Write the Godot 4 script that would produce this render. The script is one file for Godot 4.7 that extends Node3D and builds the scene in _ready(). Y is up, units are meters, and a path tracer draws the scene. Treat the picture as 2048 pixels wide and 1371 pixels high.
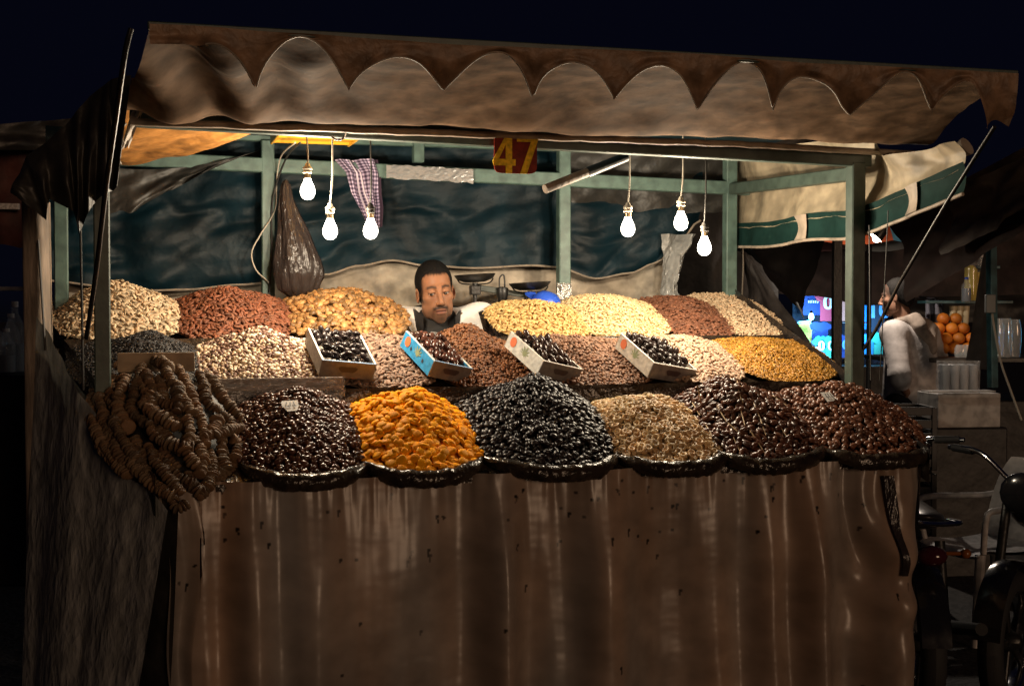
extends Node3D

# ---------------------------------------------------------------- layout
# photo pixels (2048 wide) and the stall's own axes: u along its front, v into it, y up
const FOCAL := 2690.0
const EYE := Vector3(0, 1.6, 0)
const PITCH := 0.0262
const U := Vector3(0.9613, 0, -0.2756)
const V := Vector3(-0.2756, 0, -0.9613)
const O := Vector3(0.04, 0, -4.2)

var rg := RandomNumberGenerator.new()
var nz := FastNoiseLite.new()
var mats := {}
var names := {}
var T := {}
var heaps := []

func S(u, y, v) -> Vector3:
	return O + U * u + V * v + Vector3(0, y, 0)

func ray(x, y) -> Vector3:
	var d = Vector3((x - 1024.0) / FOCAL, (685.5 - y) / FOCAL, -1.0)
	return d.rotated(Vector3.RIGHT, -PITCH)

# where the line of sight through a photo point meets the stall plane v = const
func at(x, y, v) -> Vector3:
	var d = ray(x, y)
	var t = (v - (EYE - O).dot(V)) / d.dot(V)
	return EYE + d * t

func atd(x, y, depth) -> Vector3:
	return EYE + ray(x, y) * depth

func on_u(x, y, u) -> Vector3:
	var d = ray(x, y)
	return EYE + d * ((u - (EYE - O).dot(U)) / d.dot(U))

func ground_at(x, depth) -> Vector3:
	var p = atd(x, 615.0, depth)
	return Vector3(p.x, 0, p.z)

func uv_of(p: Vector3) -> Vector2:
	return Vector2((p - O).dot(U), (p - O).dot(V))

# ---------------------------------------------------------------- meshes
class MB:
	var v := PackedVector3Array()
	var uv := PackedVector2Array()
	var c := PackedColorArray()
	var ix := PackedInt32Array()
	var tinted := false
	func vert(p: Vector3, t := Vector2.ZERO, col := Color.WHITE) -> int:
		v.append(p); uv.append(t); c.append(col)
		return v.size() - 1
	func tri(a: int, b: int, d: int) -> void:
		ix.append(a); ix.append(b); ix.append(d)
	func face(a: Vector3, b: Vector3, d: Vector3, e: Vector3, out: Vector3) -> void:
		var flip = (d - a).cross(b - a).dot(out) < 0
		var i = vert(a, Vector2(0, 1)); vert(b, Vector2(1, 1)); vert(d, Vector2(1, 0)); vert(e, Vector2(0, 0))
		if flip:
			tri(i, i + 2, i + 1); tri(i, i + 3, i + 2)
		else:
			tri(i, i + 1, i + 2); tri(i, i + 2, i + 3)
	func tri3(a: Vector3, b: Vector3, d: Vector3, out: Vector3) -> void:
		var flip = (d - a).cross(b - a).dot(out) < 0
		var i = vert(a); vert(b); vert(d)
		if flip: tri(i, i + 2, i + 1)
		else: tri(i, i + 1, i + 2)
	# a box with chamfered edges; x, y, z are half axes
	func box(o: Vector3, x: Vector3, y: Vector3, z: Vector3, bev := 0.0) -> void:
		var ax = [x, y, z]
		var ln = [x.length(), y.length(), z.length()]
		bev = minf(bev, 0.45 * minf(ln[0], minf(ln[1], ln[2])))
		var k = func(sx, sy, sz, keep):   # corner on the face of axis keep
			var s = [sx, sy, sz]
			var p = o
			for i in 3:
				p += ax[i] * s[i] * (1.0 if i == keep or bev == 0.0 else 1.0 - bev / ln[i])
			return p
		for i in 3:
			for s in [-1, 1]:
				var q = []
				for w in [[-1, -1], [1, -1], [1, 1], [-1, 1]]:
					var t = [0, 0, 0]
					t[i] = s; t[(i + 1) % 3] = w[0]; t[(i + 2) % 3] = w[1]
					q.append(k.call(t[0], t[1], t[2], i))
				face(q[0], q[1], q[2], q[3], ax[i] * s)
		if bev == 0.0: return
		for i in 3:                                   # the edge along axis i
			var j = (i + 1) % 3
			var l = (i + 2) % 3
			for sj in [-1, 1]:
				for sl in [-1, 1]:
					var t0 = [0, 0, 0]; t0[i] = -1; t0[j] = sj; t0[l] = sl
					var t1 = [0, 0, 0]; t1[i] = 1; t1[j] = sj; t1[l] = sl
					face(k.call(t0[0], t0[1], t0[2], j), k.call(t1[0], t1[1], t1[2], j), k.call(t1[0], t1[1], t1[2], l), k.call(t0[0], t0[1], t0[2], l), ax[j].normalized() * sj + ax[l].normalized() * sl)
		for sx in [-1, 1]:
			for sy in [-1, 1]:
				for sz in [-1, 1]:
					tri3(k.call(sx, sy, sz, 0), k.call(sx, sy, sz, 1), k.call(sx, sy, sz, 2), x * sx + y * sy + z * sz)
	func bar(a: Vector3, b: Vector3, w: float, h: float, bev := 0.003, up := Vector3.UP) -> void:
		var t = (b - a)
		var s = t.cross(up).normalized()
		if s.length() < 0.1: s = t.cross(Vector3.RIGHT).normalized()
		var n = s.cross(t).normalized()
		box((a + b) / 2, t / 2, n * h / 2, s * w / 2, bev)
	func tube(p: Array, r, sides := 8, cap := true) -> void:
		var n := p.size()
		var first := v.size()
		var nrm := Vector3.ZERO
		for i in n:
			var t: Vector3 = (p[mini(i + 1, n - 1)] - p[maxi(i - 1, 0)]).normalized()
			if i == 0:
				nrm = t.cross(Vector3.UP if absf(t.y) < 0.9 else Vector3.RIGHT).normalized()
			nrm = (nrm - t * nrm.dot(t)).normalized()
			var b = t.cross(nrm)
			var rr: float = r[i] if r is Array else r
			for j in sides + 1:
				var a = TAU * j / sides
				vert(p[i] + (nrm * cos(a) + b * sin(a)) * rr, Vector2(float(j) / sides, float(i) / maxi(n - 1, 1)))
		var w = sides + 1
		for i in n - 1:
			for j in sides:
				var a = first + i * w + j
				tri(a, a + w, a + 1); tri(a + 1, a + w, a + w + 1)
		if cap:
			for e in [0, n - 1]:
				var t2: Vector3 = (p[0] - p[1]) if e == 0 else (p[n - 1] - p[n - 2])
				for j in range(1, sides - 1):
					var q = first + e * w
					tri3(v[q], v[q + j], v[q + j + 1], t2)
	# profile: (radius, height) from low to high
	func lathe(prof: Array, xf := Transform3D.IDENTITY, sides := 16) -> void:
		var first := v.size()
		for i in prof.size():
			for j in sides + 1:
				var a = TAU * j / sides
				vert(xf * Vector3(prof[i].x * cos(a), prof[i].y, -prof[i].x * sin(a)), Vector2(float(j) / sides, float(i) / (prof.size() - 1)))
		var w = sides + 1
		for i in prof.size() - 1:
			for j in sides:
				var a = first + i * w + j
				tri(a, a + w, a + 1); tri(a + 1, a + w, a + w + 1)
	func grid(nu: int, nv: int, f: Callable) -> void:
		var first := v.size()
		for i in nv + 1:
			for j in nu + 1:
				vert(f.call(float(j) / nu, float(i) / nv), Vector2(float(j) / nu, float(i) / nv))
		for i in nv:
			for j in nu:
				var a = first + i * (nu + 1) + j
				tri(a, a + 1, a + nu + 1); tri(a + 1, a + nu + 2, a + nu + 1)
	# an oval body, long axis x, shaped by f(direction) -> factor or by g(point) -> point
	func blob(r: Vector3, segs: int, rings: int, f: Callable, xf := Transform3D.IDENTITY) -> void:
		var first := v.size()
		vert(xf * f.call(Vector3(-1, 0, 0), r))
		for i in range(1, rings):
			var th = PI * i / rings
			for j in segs:
				var a = TAU * j / segs
				vert(xf * f.call(Vector3(-cos(th), sin(th) * cos(a), sin(th) * sin(a)), r))
		vert(xf * f.call(Vector3(1, 0, 0), r))
		var last = v.size() - 1
		for j in segs:
			var j2 = (j + 1) % segs
			tri(first, first + 1 + j, first + 1 + j2)
			for i in rings - 2:
				var a = first + 1 + i * segs
				tri(a + j, a + segs + j, a + j2); tri(a + j2, a + segs + j, a + segs + j2)
			var z = first + 1 + (rings - 2) * segs
			tri(z + j, last, z + j2)
	func ball(o: Vector3, r: float, s := 10) -> void:
		blob(Vector3(r, r, r), s, s / 2 + 1, func(d, q): return d * q, Transform3D(Basis(), o))
	func mesh(origin := Vector3.ZERO) -> ArrayMesh:
		var p := v.duplicate()
		var n := PackedVector3Array()
		n.resize(p.size())
		for i in range(0, ix.size(), 3):
			var a = ix[i]; var b = ix[i + 1]; var d = ix[i + 2]
			var q = (p[d] - p[a]).cross(p[b] - p[a])
			n[a] += q; n[b] += q; n[d] += q
		for i in n.size():
			n[i] = n[i].normalized() if n[i].length_squared() > 1e-24 else Vector3.UP
		if origin != Vector3.ZERO:
			for i in p.size(): p[i] -= origin
		var arr := []
		arr.resize(Mesh.ARRAY_MAX)
		arr[Mesh.ARRAY_VERTEX] = p
		arr[Mesh.ARRAY_NORMAL] = n
		arr[Mesh.ARRAY_TEX_UV] = uv
		if tinted: arr[Mesh.ARRAY_COLOR] = c
		arr[Mesh.ARRAY_INDEX] = ix
		var m := ArrayMesh.new()
		m.add_surface_from_arrays(Mesh.PRIMITIVE_TRIANGLES, arr)
		return m
	func base_point() -> Vector3:
		var bb := AABB(v[0], Vector3.ZERO)
		for q in v: bb = bb.expand(q)
		return bb.position + Vector3(bb.size.x / 2, 0, bb.size.z / 2)

# ---------------------------------------------------------------- scene tree helpers
func numbered(called: String) -> String:
	names[called] = names.get(called, -1) + 1
	return called if names[called] == 0 else "%s_%03d" % [called, names[called]]

func tag(o: Node, label := "", category := "", group := "", kind := "") -> Node:
	if label: o.set_meta("label", label)
	if category: o.set_meta("category", category)
	if group: o.set_meta("group", group)
	if kind: o.set_meta("kind", kind)
	return o

func thing(called: String, label: String, category: String, where: Vector3, group := "") -> Node3D:
	var o := Node3D.new()
	o.name = numbered(called)
	o.position = where
	add_child(o)
	tag(o, label, category, group)
	return o

func origin_of(o: Node) -> Vector3:
	var p := Vector3.ZERO
	while o != self and o is Node3D:
		p += o.position
		o = o.get_parent()
	return p

# one mesh, as a part of parent or (parent left out) as a thing of its own
func obj(called: String, mb: MB, m: Material, parent: Node = null) -> MeshInstance3D:
	var o := MeshInstance3D.new()
	var mine := mb.base_point()
	o.mesh = mb.mesh(mine)
	o.material_override = m
	if parent == null:
		o.name = numbered(called)
		o.position = mine
		add_child(o)
	else:
		o.name = called
		o.position = mine - origin_of(parent)
		parent.add_child(o, true)
	return o

# ---------------------------------------------------------------- textures and materials
func noise_image(seed_: int, freq: float, size: int, oct: int, lo: float, hi: float, kind := 0) -> ImageTexture:
	var n := FastNoiseLite.new()
	n.seed = seed_
	n.frequency = freq
	n.noise_type = FastNoiseLite.TYPE_SIMPLEX_SMOOTH if kind != 2 else FastNoiseLite.TYPE_CELLULAR
	n.fractal_type = FastNoiseLite.FRACTAL_RIDGED if kind == 1 else FastNoiseLite.FRACTAL_FBM
	n.fractal_octaves = oct
	var im := n.get_seamless_image(size, size)
	im.convert(Image.FORMAT_L8)
	var b := im.get_data()
	for i in b.size():
		b[i] = int(clampf(lerpf(lo, hi, b[i] / 255.0), 0, 1) * 255.0)
	return ImageTexture.create_from_image(Image.create_from_data(size, size, false, Image.FORMAT_L8, b))

func make_textures() -> void:
	T.fine = noise_image(3, 0.06, 256, 4, 0, 1)
	T.crumple = noise_image(5, 0.012, 512, 5, 0, 1, 1)
	T.soft = noise_image(8, 0.008, 512, 4, 0, 1)
	T.dirt = noise_image(11, 0.012, 512, 5, 0.55, 1.15)
	T.faint = noise_image(12, 0.02, 256, 4, 0.72, 1.12)
	T.gloss = noise_image(15, 0.015, 256, 4, 0.25, 1.1)

func lin(r: float, g: float, b: float, a := 1.0) -> Color:
	var q := Color(r, g, b).linear_to_srgb()
	q.a = a
	return q

func M(called: String, col: Color = Color.WHITE, rough := 0.8, more := {}) -> StandardMaterial3D:
	if mats.has(called): return mats[called]
	var m := StandardMaterial3D.new()
	m.resource_name = called
	m.albedo_color = col
	m.roughness = rough
	m.metallic = more.get("metal", 0.0)
	m.metallic_specular = more.get("spec", 0.5)
	var sc = more.get("scale", 1.5)
	m.uv1_scale = sc if sc is Vector3 else Vector3(sc, sc, sc)
	if more.has("tex") or more.has("bump") or more.has("rtex"):
		if not more.get("uv", false):
			m.uv1_triplanar = true
			m.uv1_world_triplanar = more.get("world", true)
	if more.has("tex"): m.albedo_texture = T[more.tex]
	if more.has("rtex"): m.roughness_texture = T[more.rtex]
	if more.has("bump"):
		m.heightmap_enabled = true
		m.heightmap_texture = T[more.bump]
		m.heightmap_scale = more.get("height", 1.0)
	if more.has("coat"):
		m.clearcoat_enabled = true
		m.clearcoat = more.coat
		m.clearcoat_roughness = more.get("coat_rough", 0.15)
	if more.has("glow"):
		m.emission_enabled = true
		m.emission = more.get("glow_color", col)
		m.emission_energy_multiplier = more.glow
	if more.has("back"):
		m.backlight_enabled = true
		m.backlight = more.back
	if more.get("glass", false):
		m.transparency = BaseMaterial3D.TRANSPARENCY_ALPHA
	if more.has("sss"):
		m.subsurf_scatter_enabled = true
		m.subsurf_scatter_strength = more.sss
	if more.get("vc", false): m.vertex_color_use_as_albedo = true
	if more.has("rim"):
		m.rim_enabled = true
		m.rim = more.rim
		m.rim_tint = 0.6
	mats[called] = m
	return m

func make_materials() -> void:
	M("green paint", lin(0.1, 0.165, 0.14), 0.5, {"tex": "faint", "bump": "fine", "height": 0.05, "scale": 2.5})
	M("dark green paint", lin(0.05, 0.075, 0.06), 0.5, {"tex": "faint", "bump": "fine", "height": 0.05, "scale": 2.5})
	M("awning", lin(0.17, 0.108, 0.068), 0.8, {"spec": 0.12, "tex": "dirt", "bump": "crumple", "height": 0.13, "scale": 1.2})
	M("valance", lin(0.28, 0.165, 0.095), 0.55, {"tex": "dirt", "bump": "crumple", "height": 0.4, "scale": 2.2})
	M("hem", lin(0.4, 0.33, 0.26), 0.6, {"tex": "faint", "scale": 3.0})
	M("teal tarp", lin(0.0045, 0.02, 0.03), 0.5, {"tex": "dirt", "bump": "crumple", "height": 0.5, "scale": 0.6, "spec": 0.3})
	M("teal border", lin(0.01, 0.034, 0.03), 0.75, {"spec": 0.2, "tex": "faint", "bump": "soft", "height": 0.4, "scale": 1.5})
	M("cream tarp", lin(0.5, 0.42, 0.32), 0.6, {"tex": "dirt", "bump": "soft", "height": 1.0, "scale": 1.4})
	M("side tarp", lin(0.4, 0.33, 0.225), 0.6, {"tex": "dirt", "bump": "soft", "height": 0.9, "scale": 1.2})
	M("orange tarp", lin(0.5, 0.22, 0.05), 0.6, {"tex": "faint", "bump": "soft", "height": 0.8, "scale": 1.5})
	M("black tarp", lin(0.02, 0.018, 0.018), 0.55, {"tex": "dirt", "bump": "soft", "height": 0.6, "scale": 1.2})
	M("drape", lin(0.035, 0.032, 0.028), 0.5, {"tex": "dirt", "bump": "soft", "height": 0.8, "scale": 1.5})
	M("brown tarp", lin(0.05, 0.03, 0.027), 0.7, {"tex": "dirt", "bump": "soft", "height": 0.8, "scale": 1.0})
	M("red tarp", lin(0.09, 0.025, 0.02), 0.7, {"tex": "dirt", "bump": "soft", "height": 0.8, "scale": 1.0})
	M("black plastic", lin(0.012, 0.01, 0.01), 0.3, {"bump": "soft", "height": 0.6, "scale": 3.0})
	M("brown plastic", lin(0.036, 0.025, 0.017), 0.22, {"tex": "dirt", "bump": "crumple", "height": 0.5, "scale": 2.6})
	M("clear plastic", lin(0.8, 0.8, 0.8, 0.12), 0.16, {"glass": true, "bump": "crumple", "height": 1.4, "scale": 2.2})
	M("bag brown", lin(0.028, 0.021, 0.019), 0.24, {"bump": "crumple", "height": 0.5, "scale": Vector3(5.0, 1.5, 5.0), "back": Color(0.06, 0.045, 0.04)})
	M("bag clear", lin(0.3, 0.3, 0.29), 0.25, {"bump": "soft", "height": 0.8, "scale": 5.0, "back": Color(0.5, 0.5, 0.5)})
	M("wing plastic", lin(0.42, 0.42, 0.4), 0.2, {"tex": "dirt", "bump": "crumple", "height": 0.8, "scale": Vector3(2.0, 0.9, 2.0), "back": Color(0.35, 0.34, 0.32)})
	M("foil", lin(0.5, 0.49, 0.47), 0.3, {"metal": 0.7, "bump": "soft", "height": 0.8, "scale": 9.0})
	M("tape", lin(0.3, 0.3, 0.3), 0.28, {"metal": 0.4, "bump": "soft", "height": 0.25, "scale": 4.0})
	M("board", lin(0.16, 0.1, 0.06), 0.6, {"tex": "dirt", "bump": "fine", "height": 0.2, "scale": Vector3(1.0, 8.0, 8.0)})
	M("cardboard", lin(0.33, 0.24, 0.16), 0.8, {"tex": "faint", "scale": 2.5})
	M("paper", lin(0.75, 0.73, 0.7), 0.7, {"tex": "faint", "scale": 9.0})
	M("ink", lin(0.02, 0.02, 0.025), 0.7)
	M("black metal", lin(0.018, 0.017, 0.016), 0.4, {"tex": "dirt", "bump": "fine", "height": 0.08, "scale": 4.0})
	M("chrome", lin(0.6, 0.6, 0.62), 0.16, {"metal": 1.0})
	M("black rubber", lin(0.014, 0.014, 0.015), 0.75, {"bump": "fine", "height": 0.1, "scale": 8.0})
	M("black paint", lin(0.012, 0.012, 0.014), 0.3, {"coat": 0.6, "rtex": "gloss", "scale": 3.0})
	M("cord white", lin(0.45, 0.4, 0.33), 0.5)
	M("cord black", lin(0.02, 0.018, 0.016), 0.5)
	M("socket", lin(0.55, 0.48, 0.38), 0.35, {"tex": "faint", "scale": 20.0})
	M("brass", lin(0.5, 0.4, 0.25), 0.3, {"metal": 1.0})
	M("bulb", lin(1, 0.97, 0.9), 0.3, {"glow": 9.0, "glow_color": Color(1.0, 0.97, 0.9)})
	M("wood pole", lin(0.28, 0.22, 0.17), 0.7, {"tex": "dirt", "bump": "fine", "height": 0.3, "scale": Vector3(3, 0.6, 3)})
	M("glass", lin(0.85, 0.9, 0.9, 0.14), 0.05, {"glass": true})
	M("white plastic", lin(0.5, 0.47, 0.46), 0.45, {"tex": "faint", "scale": 3.0})
	M("asphalt", lin(0.05, 0.045, 0.042), 0.75, {"tex": "dirt", "bump": "fine", "height": 0.6, "scale": 1.7})

# ---------------------------------------------------------------- the trays of goods
func base_y(v: float) -> float:
	if v < 0.495: return 1.085 + 0.40 * v
	if v < 0.99: return 1.315 + 0.33 * (v - 0.5)
	return 1.475 + 0.35 * (v - 1.0)

func add_heap(called: String, apex: Vector3, lx: float, rx: float, vf: float, vb: float, more := {}) -> Dictionary:
	var a = at(apex.x, apex.y, apex.z)
	var q = uv_of(a)
	var h = {"name": called, "u": q.x, "v": apex.z, "y": a.y, "wl": q.x - uv_of(at(lx, 650, apex.z)).x, "wr": uv_of(at(rx, 650, apex.z)).x - q.x, "df": apex.z - vf, "db": vb - apex.z, "p": more.get("p", 2.5), "e": more.get("e", 0.17), "drop": more.get("drop", 0.0)}
	heaps.append(h)
	return h

func heap_r(h: Dictionary, u: float, v: float) -> float:
	var du = u - h.u
	var dv = v - h.v
	du = absf(du) / (h.wl if du < 0 else h.wr)
	dv = absf(dv) / (h.df if dv < 0 else h.db)
	return pow(pow(du, h.p) + pow(dv, h.p), 1.0 / h.p)

func heap_y(h: Dictionary, u: float, v: float) -> float:
	var r = heap_r(h, u, v)
	var rv = h.v + (v - h.v) / maxf(r, 0.001)
	var e: float = h.e
	var g = (sqrt(r * r + e * e) - e) / (sqrt(1.0 + e * e) - e)
	var low = base_y(clampf(rv, -0.1, 1.6)) - (h.drop * clampf((h.v - rv) / h.df, 0, 1))
	return lerpf(h.y, low, g) + (0.03 * nz.get_noise_2d(u * 160.0, v * 160.0) + 0.014 * nz.get_noise_2d(u * 460.0 + 50.0, v * 460.0)) * clampf(1.15 - r, 0.0, 0.7)

func heap_normal(h: Dictionary, u: float, v: float) -> Vector3:
	var e = 0.006
	var y = heap_y(h, u, v)
	var gu = (heap_y(h, u + e, v) - y) / e
	var gv = (heap_y(h, u, v + e) - y) / e
	return (Vector3.UP - U * gu - V * gv).normalized()

func rough_body(d: Vector3, r: Vector3, k: float, f: float, s: float) -> Vector3:
	return d * r * (1.0 + k * nz.get_noise_3d(d.x * f + s, d.y * f + s * 2.0, d.z * f))

# one date, nut or fruit; kinds differ in outline, variants in their dents
func piece(kind: String, size: Vector3, variant: int) -> ArrayMesh:
	var mb := MB.new()
	var s = variant * 37.0
	match kind:
		"date":
			mb.blob(size / 2, 9, 7, func(d, r):
				var a = atan2(d.z, d.y)
				var q = d * r * (1.0 + 0.07 * sin(a * 4.0 + s + d.x * 1.5) + 0.14 * nz.get_noise_3d(d.x * 60 + s, d.y * 90, d.z * 90))
				q.x += 0.06 * r.x * sin(d.x * 3.0)
				return q)
		"prune":
			mb.blob(size / 2, 10, 7, func(d, r):
				var q = d * r * (1.0 + 0.3 * nz.get_noise_3d(d.x * 80 + s, d.y * 110, d.z * 110 + s))
				q.y -= 0.2 * r.y * exp(-6.0 * d.z * d.z) * maxf(d.y, 0)
				return q)
		"apricot":
			mb.blob(size / 2, 12, 7, func(d, r):
				var q = d * r * (1.0 + 0.16 * nz.get_noise_3d(d.x * 50 + s, d.z * 50, s))
				var rad = d.x * d.x + d.z * d.z
				q.y *= 0.75 + 0.4 * rad
				q.y += r.y * (0.25 * d.x * d.x * sin(s) + 0.2 * nz.get_noise_2d(d.x * 60 + s, d.z * 60))
				return q)
		"ring":
			var pr := []
			for q in [[0.01, -0.2], [0.3, -0.25], [0.5, -0.8], [0.74, -1.0], [0.93, -0.7], [1.0, 0.0], [0.94, 0.7], [0.78, 1.0], [0.56, 0.85], [0.42, 0.3], [0.36, -0.1], [0.01, -0.15]]:
				pr.append(Vector2(q[0] * size.x / 2, q[1] * size.y / 2))
			mb.lathe(pr, Transform3D.IDENTITY, 14)
			for i in mb.v.size():
				var q = mb.v[i] / size.x
				mb.v[i] *= 1.0 + 0.3 * nz.get_noise_3d(q.x * 60 + s, q.y * 60, q.z * 60)
		"fig":
			mb.blob(size / 2, 12, 6, func(d, r):
				var q = d * r
				q.x = r.x * signf(d.x) * pow(absf(d.x), 0.55)
				var a = atan2(d.z, d.y)
				var w = 1.0 + 0.06 * sin(a * 3 + s) + 0.1 * nz.get_noise_3d(d.y * 70 + s, d.z * 70, d.x * 20)
				return Vector3(q.x, q.y * w, q.z * w))
		"cashew":
			mb.blob(size / 2, 8, 8, func(d, r):
				var q = d * r * (1.0 + 0.05 * nz.get_noise_3d(d.x * 60 + s, d.y * 60, d.z * 60))
				q.z += 0.75 * r.x * (0.4 - d.x * d.x)
				q.x *= 1.0 + 0.25 * d.x
				return q)
		"almond":
			mb.blob(size / 2, 8, 7, func(d, r):
				var q = d * r
				var w = 1.0 - 0.35 * d.x + 0.06 * nz.get_noise_3d(d.x * 70 + s, d.y * 70, d.z * 70)
				return Vector3(q.x, q.y * w, q.z * w * (1.0 - 0.25 * d.x)))
		"walnut":
			mb.blob(size / 2, 11, 8, func(d, r):
				var a = atan2(d.z, d.x)
				var w = 1.0 + 0.28 * sin(a * 5 + s) * sin(d.y * 4 + s) + 0.3 * nz.get_noise_3d(d.x * 70 + s, d.y * 70, d.z * 70)
				return d * r * w)
		"seed":
			mb.blob(size / 2, 6, 5, func(d, r): return d * r * Vector3(1, 1, 1.0 - 0.3 * d.x))
		_:
			mb.blob(size / 2, 7, 6, func(d, r): return rough_body(d, r, 0.16, 60.0, s))
	return mb.mesh()

# kind, size, spacing, tones, gloss -> the heap: its core, its single pieces and the rest as one mass
func fill(h: Dictionary, kind: String, size: Vector3, gap: float, tones: Array, rough: float, single: int, called: String, label: String, category: String, heap_label: String, more := {}) -> void:
	var spots := []
	var su = gap
	var sv = gap * 0.8
	var nu := int((h.wl + h.wr) / su) + 1
	var nv := int((h.df + h.db) / sv) + 1
	for i in nu:
		for j in nv:
			var u = h.u - h.wl + (i + rg.randf_range(0.05, 0.95) + 0.5 * (j % 2)) * su
			var v = h.v - h.df + (j + rg.randf_range(0.05, 0.95)) * sv
			var r = heap_r(h, u, v)
			if r > 1.0: continue
			var y = heap_y(h, u, v)
			var hidden := false
			for o in heaps:
				if o != h and heap_r(o, u, v) < 1.0 and heap_y(o, u, v) > y + 0.004:
					hidden = true
					break
			if hidden or v > h.v + 0.24: continue
			spots.append(Vector3(u, y, v))
	var flat: float = more.get("flat", 0.5)
	var meshes := [piece(kind, size, 0), piece(kind, size, 1), piece(kind, size, 2)]
	var tone_mats := []
	var key = h.name + kind
	for t in tones.size():
		tone_mats.append(M("%s tone %d" % [key, t], Color(tones[t]).linear_to_srgb(), rough, more.get("mat", {})))
	var placed := []
	for s in spots:
		var n = heap_normal(h, s.x, s.z)
		n = (n + Vector3(rg.randf_range(-1, 1), rg.randf_range(-0.4, 1), rg.randf_range(-1, 1)) * flat).normalized()
		var t = n.cross(Vector3(rg.randf_range(-1, 1), rg.randf_range(-1, 1), rg.randf_range(-1, 1)).normalized()).normalized()
		if more.has("along"):      # laid down the slope
			t = (t * 0.6 + (-V - n * (-V).dot(n)).normalized() * more.along).normalized()
			t = (t - n * t.dot(n)).normalized()
		var k = rg.randf_range(0.82, 1.15)
		var b = Basis(t, n, t.cross(n)).scaled_local(Vector3(k, k, k))
		var p = S(s.x, s.y, s.z) + n * size.y * rg.randf_range(-0.15, 0.55)
		placed.append([Transform3D(b, p), rg.randi() % tones.size(), p.distance_squared_to(EYE)])
	placed.sort_custom(func(a, b): return a[2] < b[2])
	var top = thing(called + "_heap", heap_label, category + " heap", S(h.u, base_y(h.v), h.v))
	top.set_meta("kind", "stuff")
	var core := MB.new()
	core.grid(28, 24, func(a, b):
		var an = a * TAU
		var du = cos(an)
		var dv = sin(an)
		var k = pow(pow(absf(du), h.p) + pow(absf(dv), h.p), -1.0 / h.p) * b * 0.985
		var u = h.u + du * k * (h.wr if du > 0 else h.wl)
		var v = h.v + dv * k * (h.db if dv > 0 else h.df)
		return S(u, heap_y(h, u, v) - size.y * 0.75, v))
	obj("heap_core", core, tone_mats[0], top)
	for i in mini(single, placed.size()):
		var o := MeshInstance3D.new()
		o.mesh = meshes[i % 3]
		o.material_override = tone_mats[placed[i][1]]
		o.transform = placed[i][0]
		o.name = numbered(called)
		add_child(o)
		tag(o, label, category, heap_label)
	if placed.size() > single:
		var mm := MultiMesh.new()
		mm.transform_format = MultiMesh.TRANSFORM_3D
		mm.use_colors = true
		mm.mesh = meshes[0]
		mm.instance_count = placed.size() - single
		for i in range(single, placed.size()):
			var x: Transform3D = placed[i][0]
			x.origin -= top.position
			mm.set_instance_transform(i - single, x)
			mm.set_instance_color(i - single, tones[placed[i][1]])
		var mi := MultiMeshInstance3D.new()
		mi.multimesh = mm
		mi.name = "loose_" + called
		var em = more.get("mat", {}).duplicate()
		em["vc"] = true
		mi.material_override = M(key + " mass", Color.WHITE, rough, em)
		mi.set_meta("kind", "stuff")
		top.add_child(mi)

# the point of a heap that a photo point shows
func on_heap(h: Dictionary, x: float, y: float, lift := 0.0) -> Vector3:
	var d = ray(x, y)
	var t = 3.4
	while t < 6.2:
		var p = EYE + d * t
		var q = uv_of(p)
		if p.y < heap_y(h, q.x, q.y) + lift: return p
		t += 0.006
	return EYE + d * 4.4

# ---------------------------------------------------------------- sheets of cloth
func sheet(a: Vector3, b: Vector3, c: Vector3, d: Vector3, nu: int, nv: int, amp: float, fu: float, fv: float, sag := 0.0, hem := 0.0, sd := 0.0) -> MB:
	var mb := MB.new()
	var n = (b - a).cross(c - a).normalized()
	if n.length() < 0.5: n = (b - d).cross(c - d).normalized()
	mb.grid(nu, nv, func(s, t):
		var bot = hem * nz.get_noise_2d(s * 160.0 + sd, sd + 500.0)
		var t2 = t * (1.0 + bot)
		var p = a.lerp(b, s).lerp(c.lerp(d, s), t2)
		p += n * amp * (nz.get_noise_2d(s * fu * 40.0 + sd, t * fv * 40.0 + sd) * 1.6 + 0.5 * nz.get_noise_2d(s * fu * 110.0 + sd, t * fv * 90.0 + 70.0))
		p.y -= sag * 4.0 * s * (1.0 - s) * (1.0 - t * 0.3)
		return p)
	return mb

func rope(p: Array, r: float, sides := 6) -> MB:
	var mb := MB.new()
	mb.tube(p, r, sides)
	return mb

func curve(a: Vector3, b: Vector3, droop: float, n := 10) -> Array:
	var out := []
	for i in n + 1:
		var t = float(i) / n
		out.append(a.lerp(b, t) + Vector3(0, -droop * 4.0 * t * (1 - t), 0))
	return out

func smooth_path(p: Array, n := 8) -> Array:
	var c := Curve3D.new()
	for i in p.size():
		var tn = (p[mini(i + 1, p.size() - 1)] - p[maxi(i - 1, 0)]) / 6.0
		c.add_point(p[i], -tn, tn)
	c.bake_interval = 0.005
	var out := []
	var l = c.get_baked_length()
	var m = n * (p.size() - 1)
	for i in m + 1: out.append(c.sample_baked(l * i / m))
	return out

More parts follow.
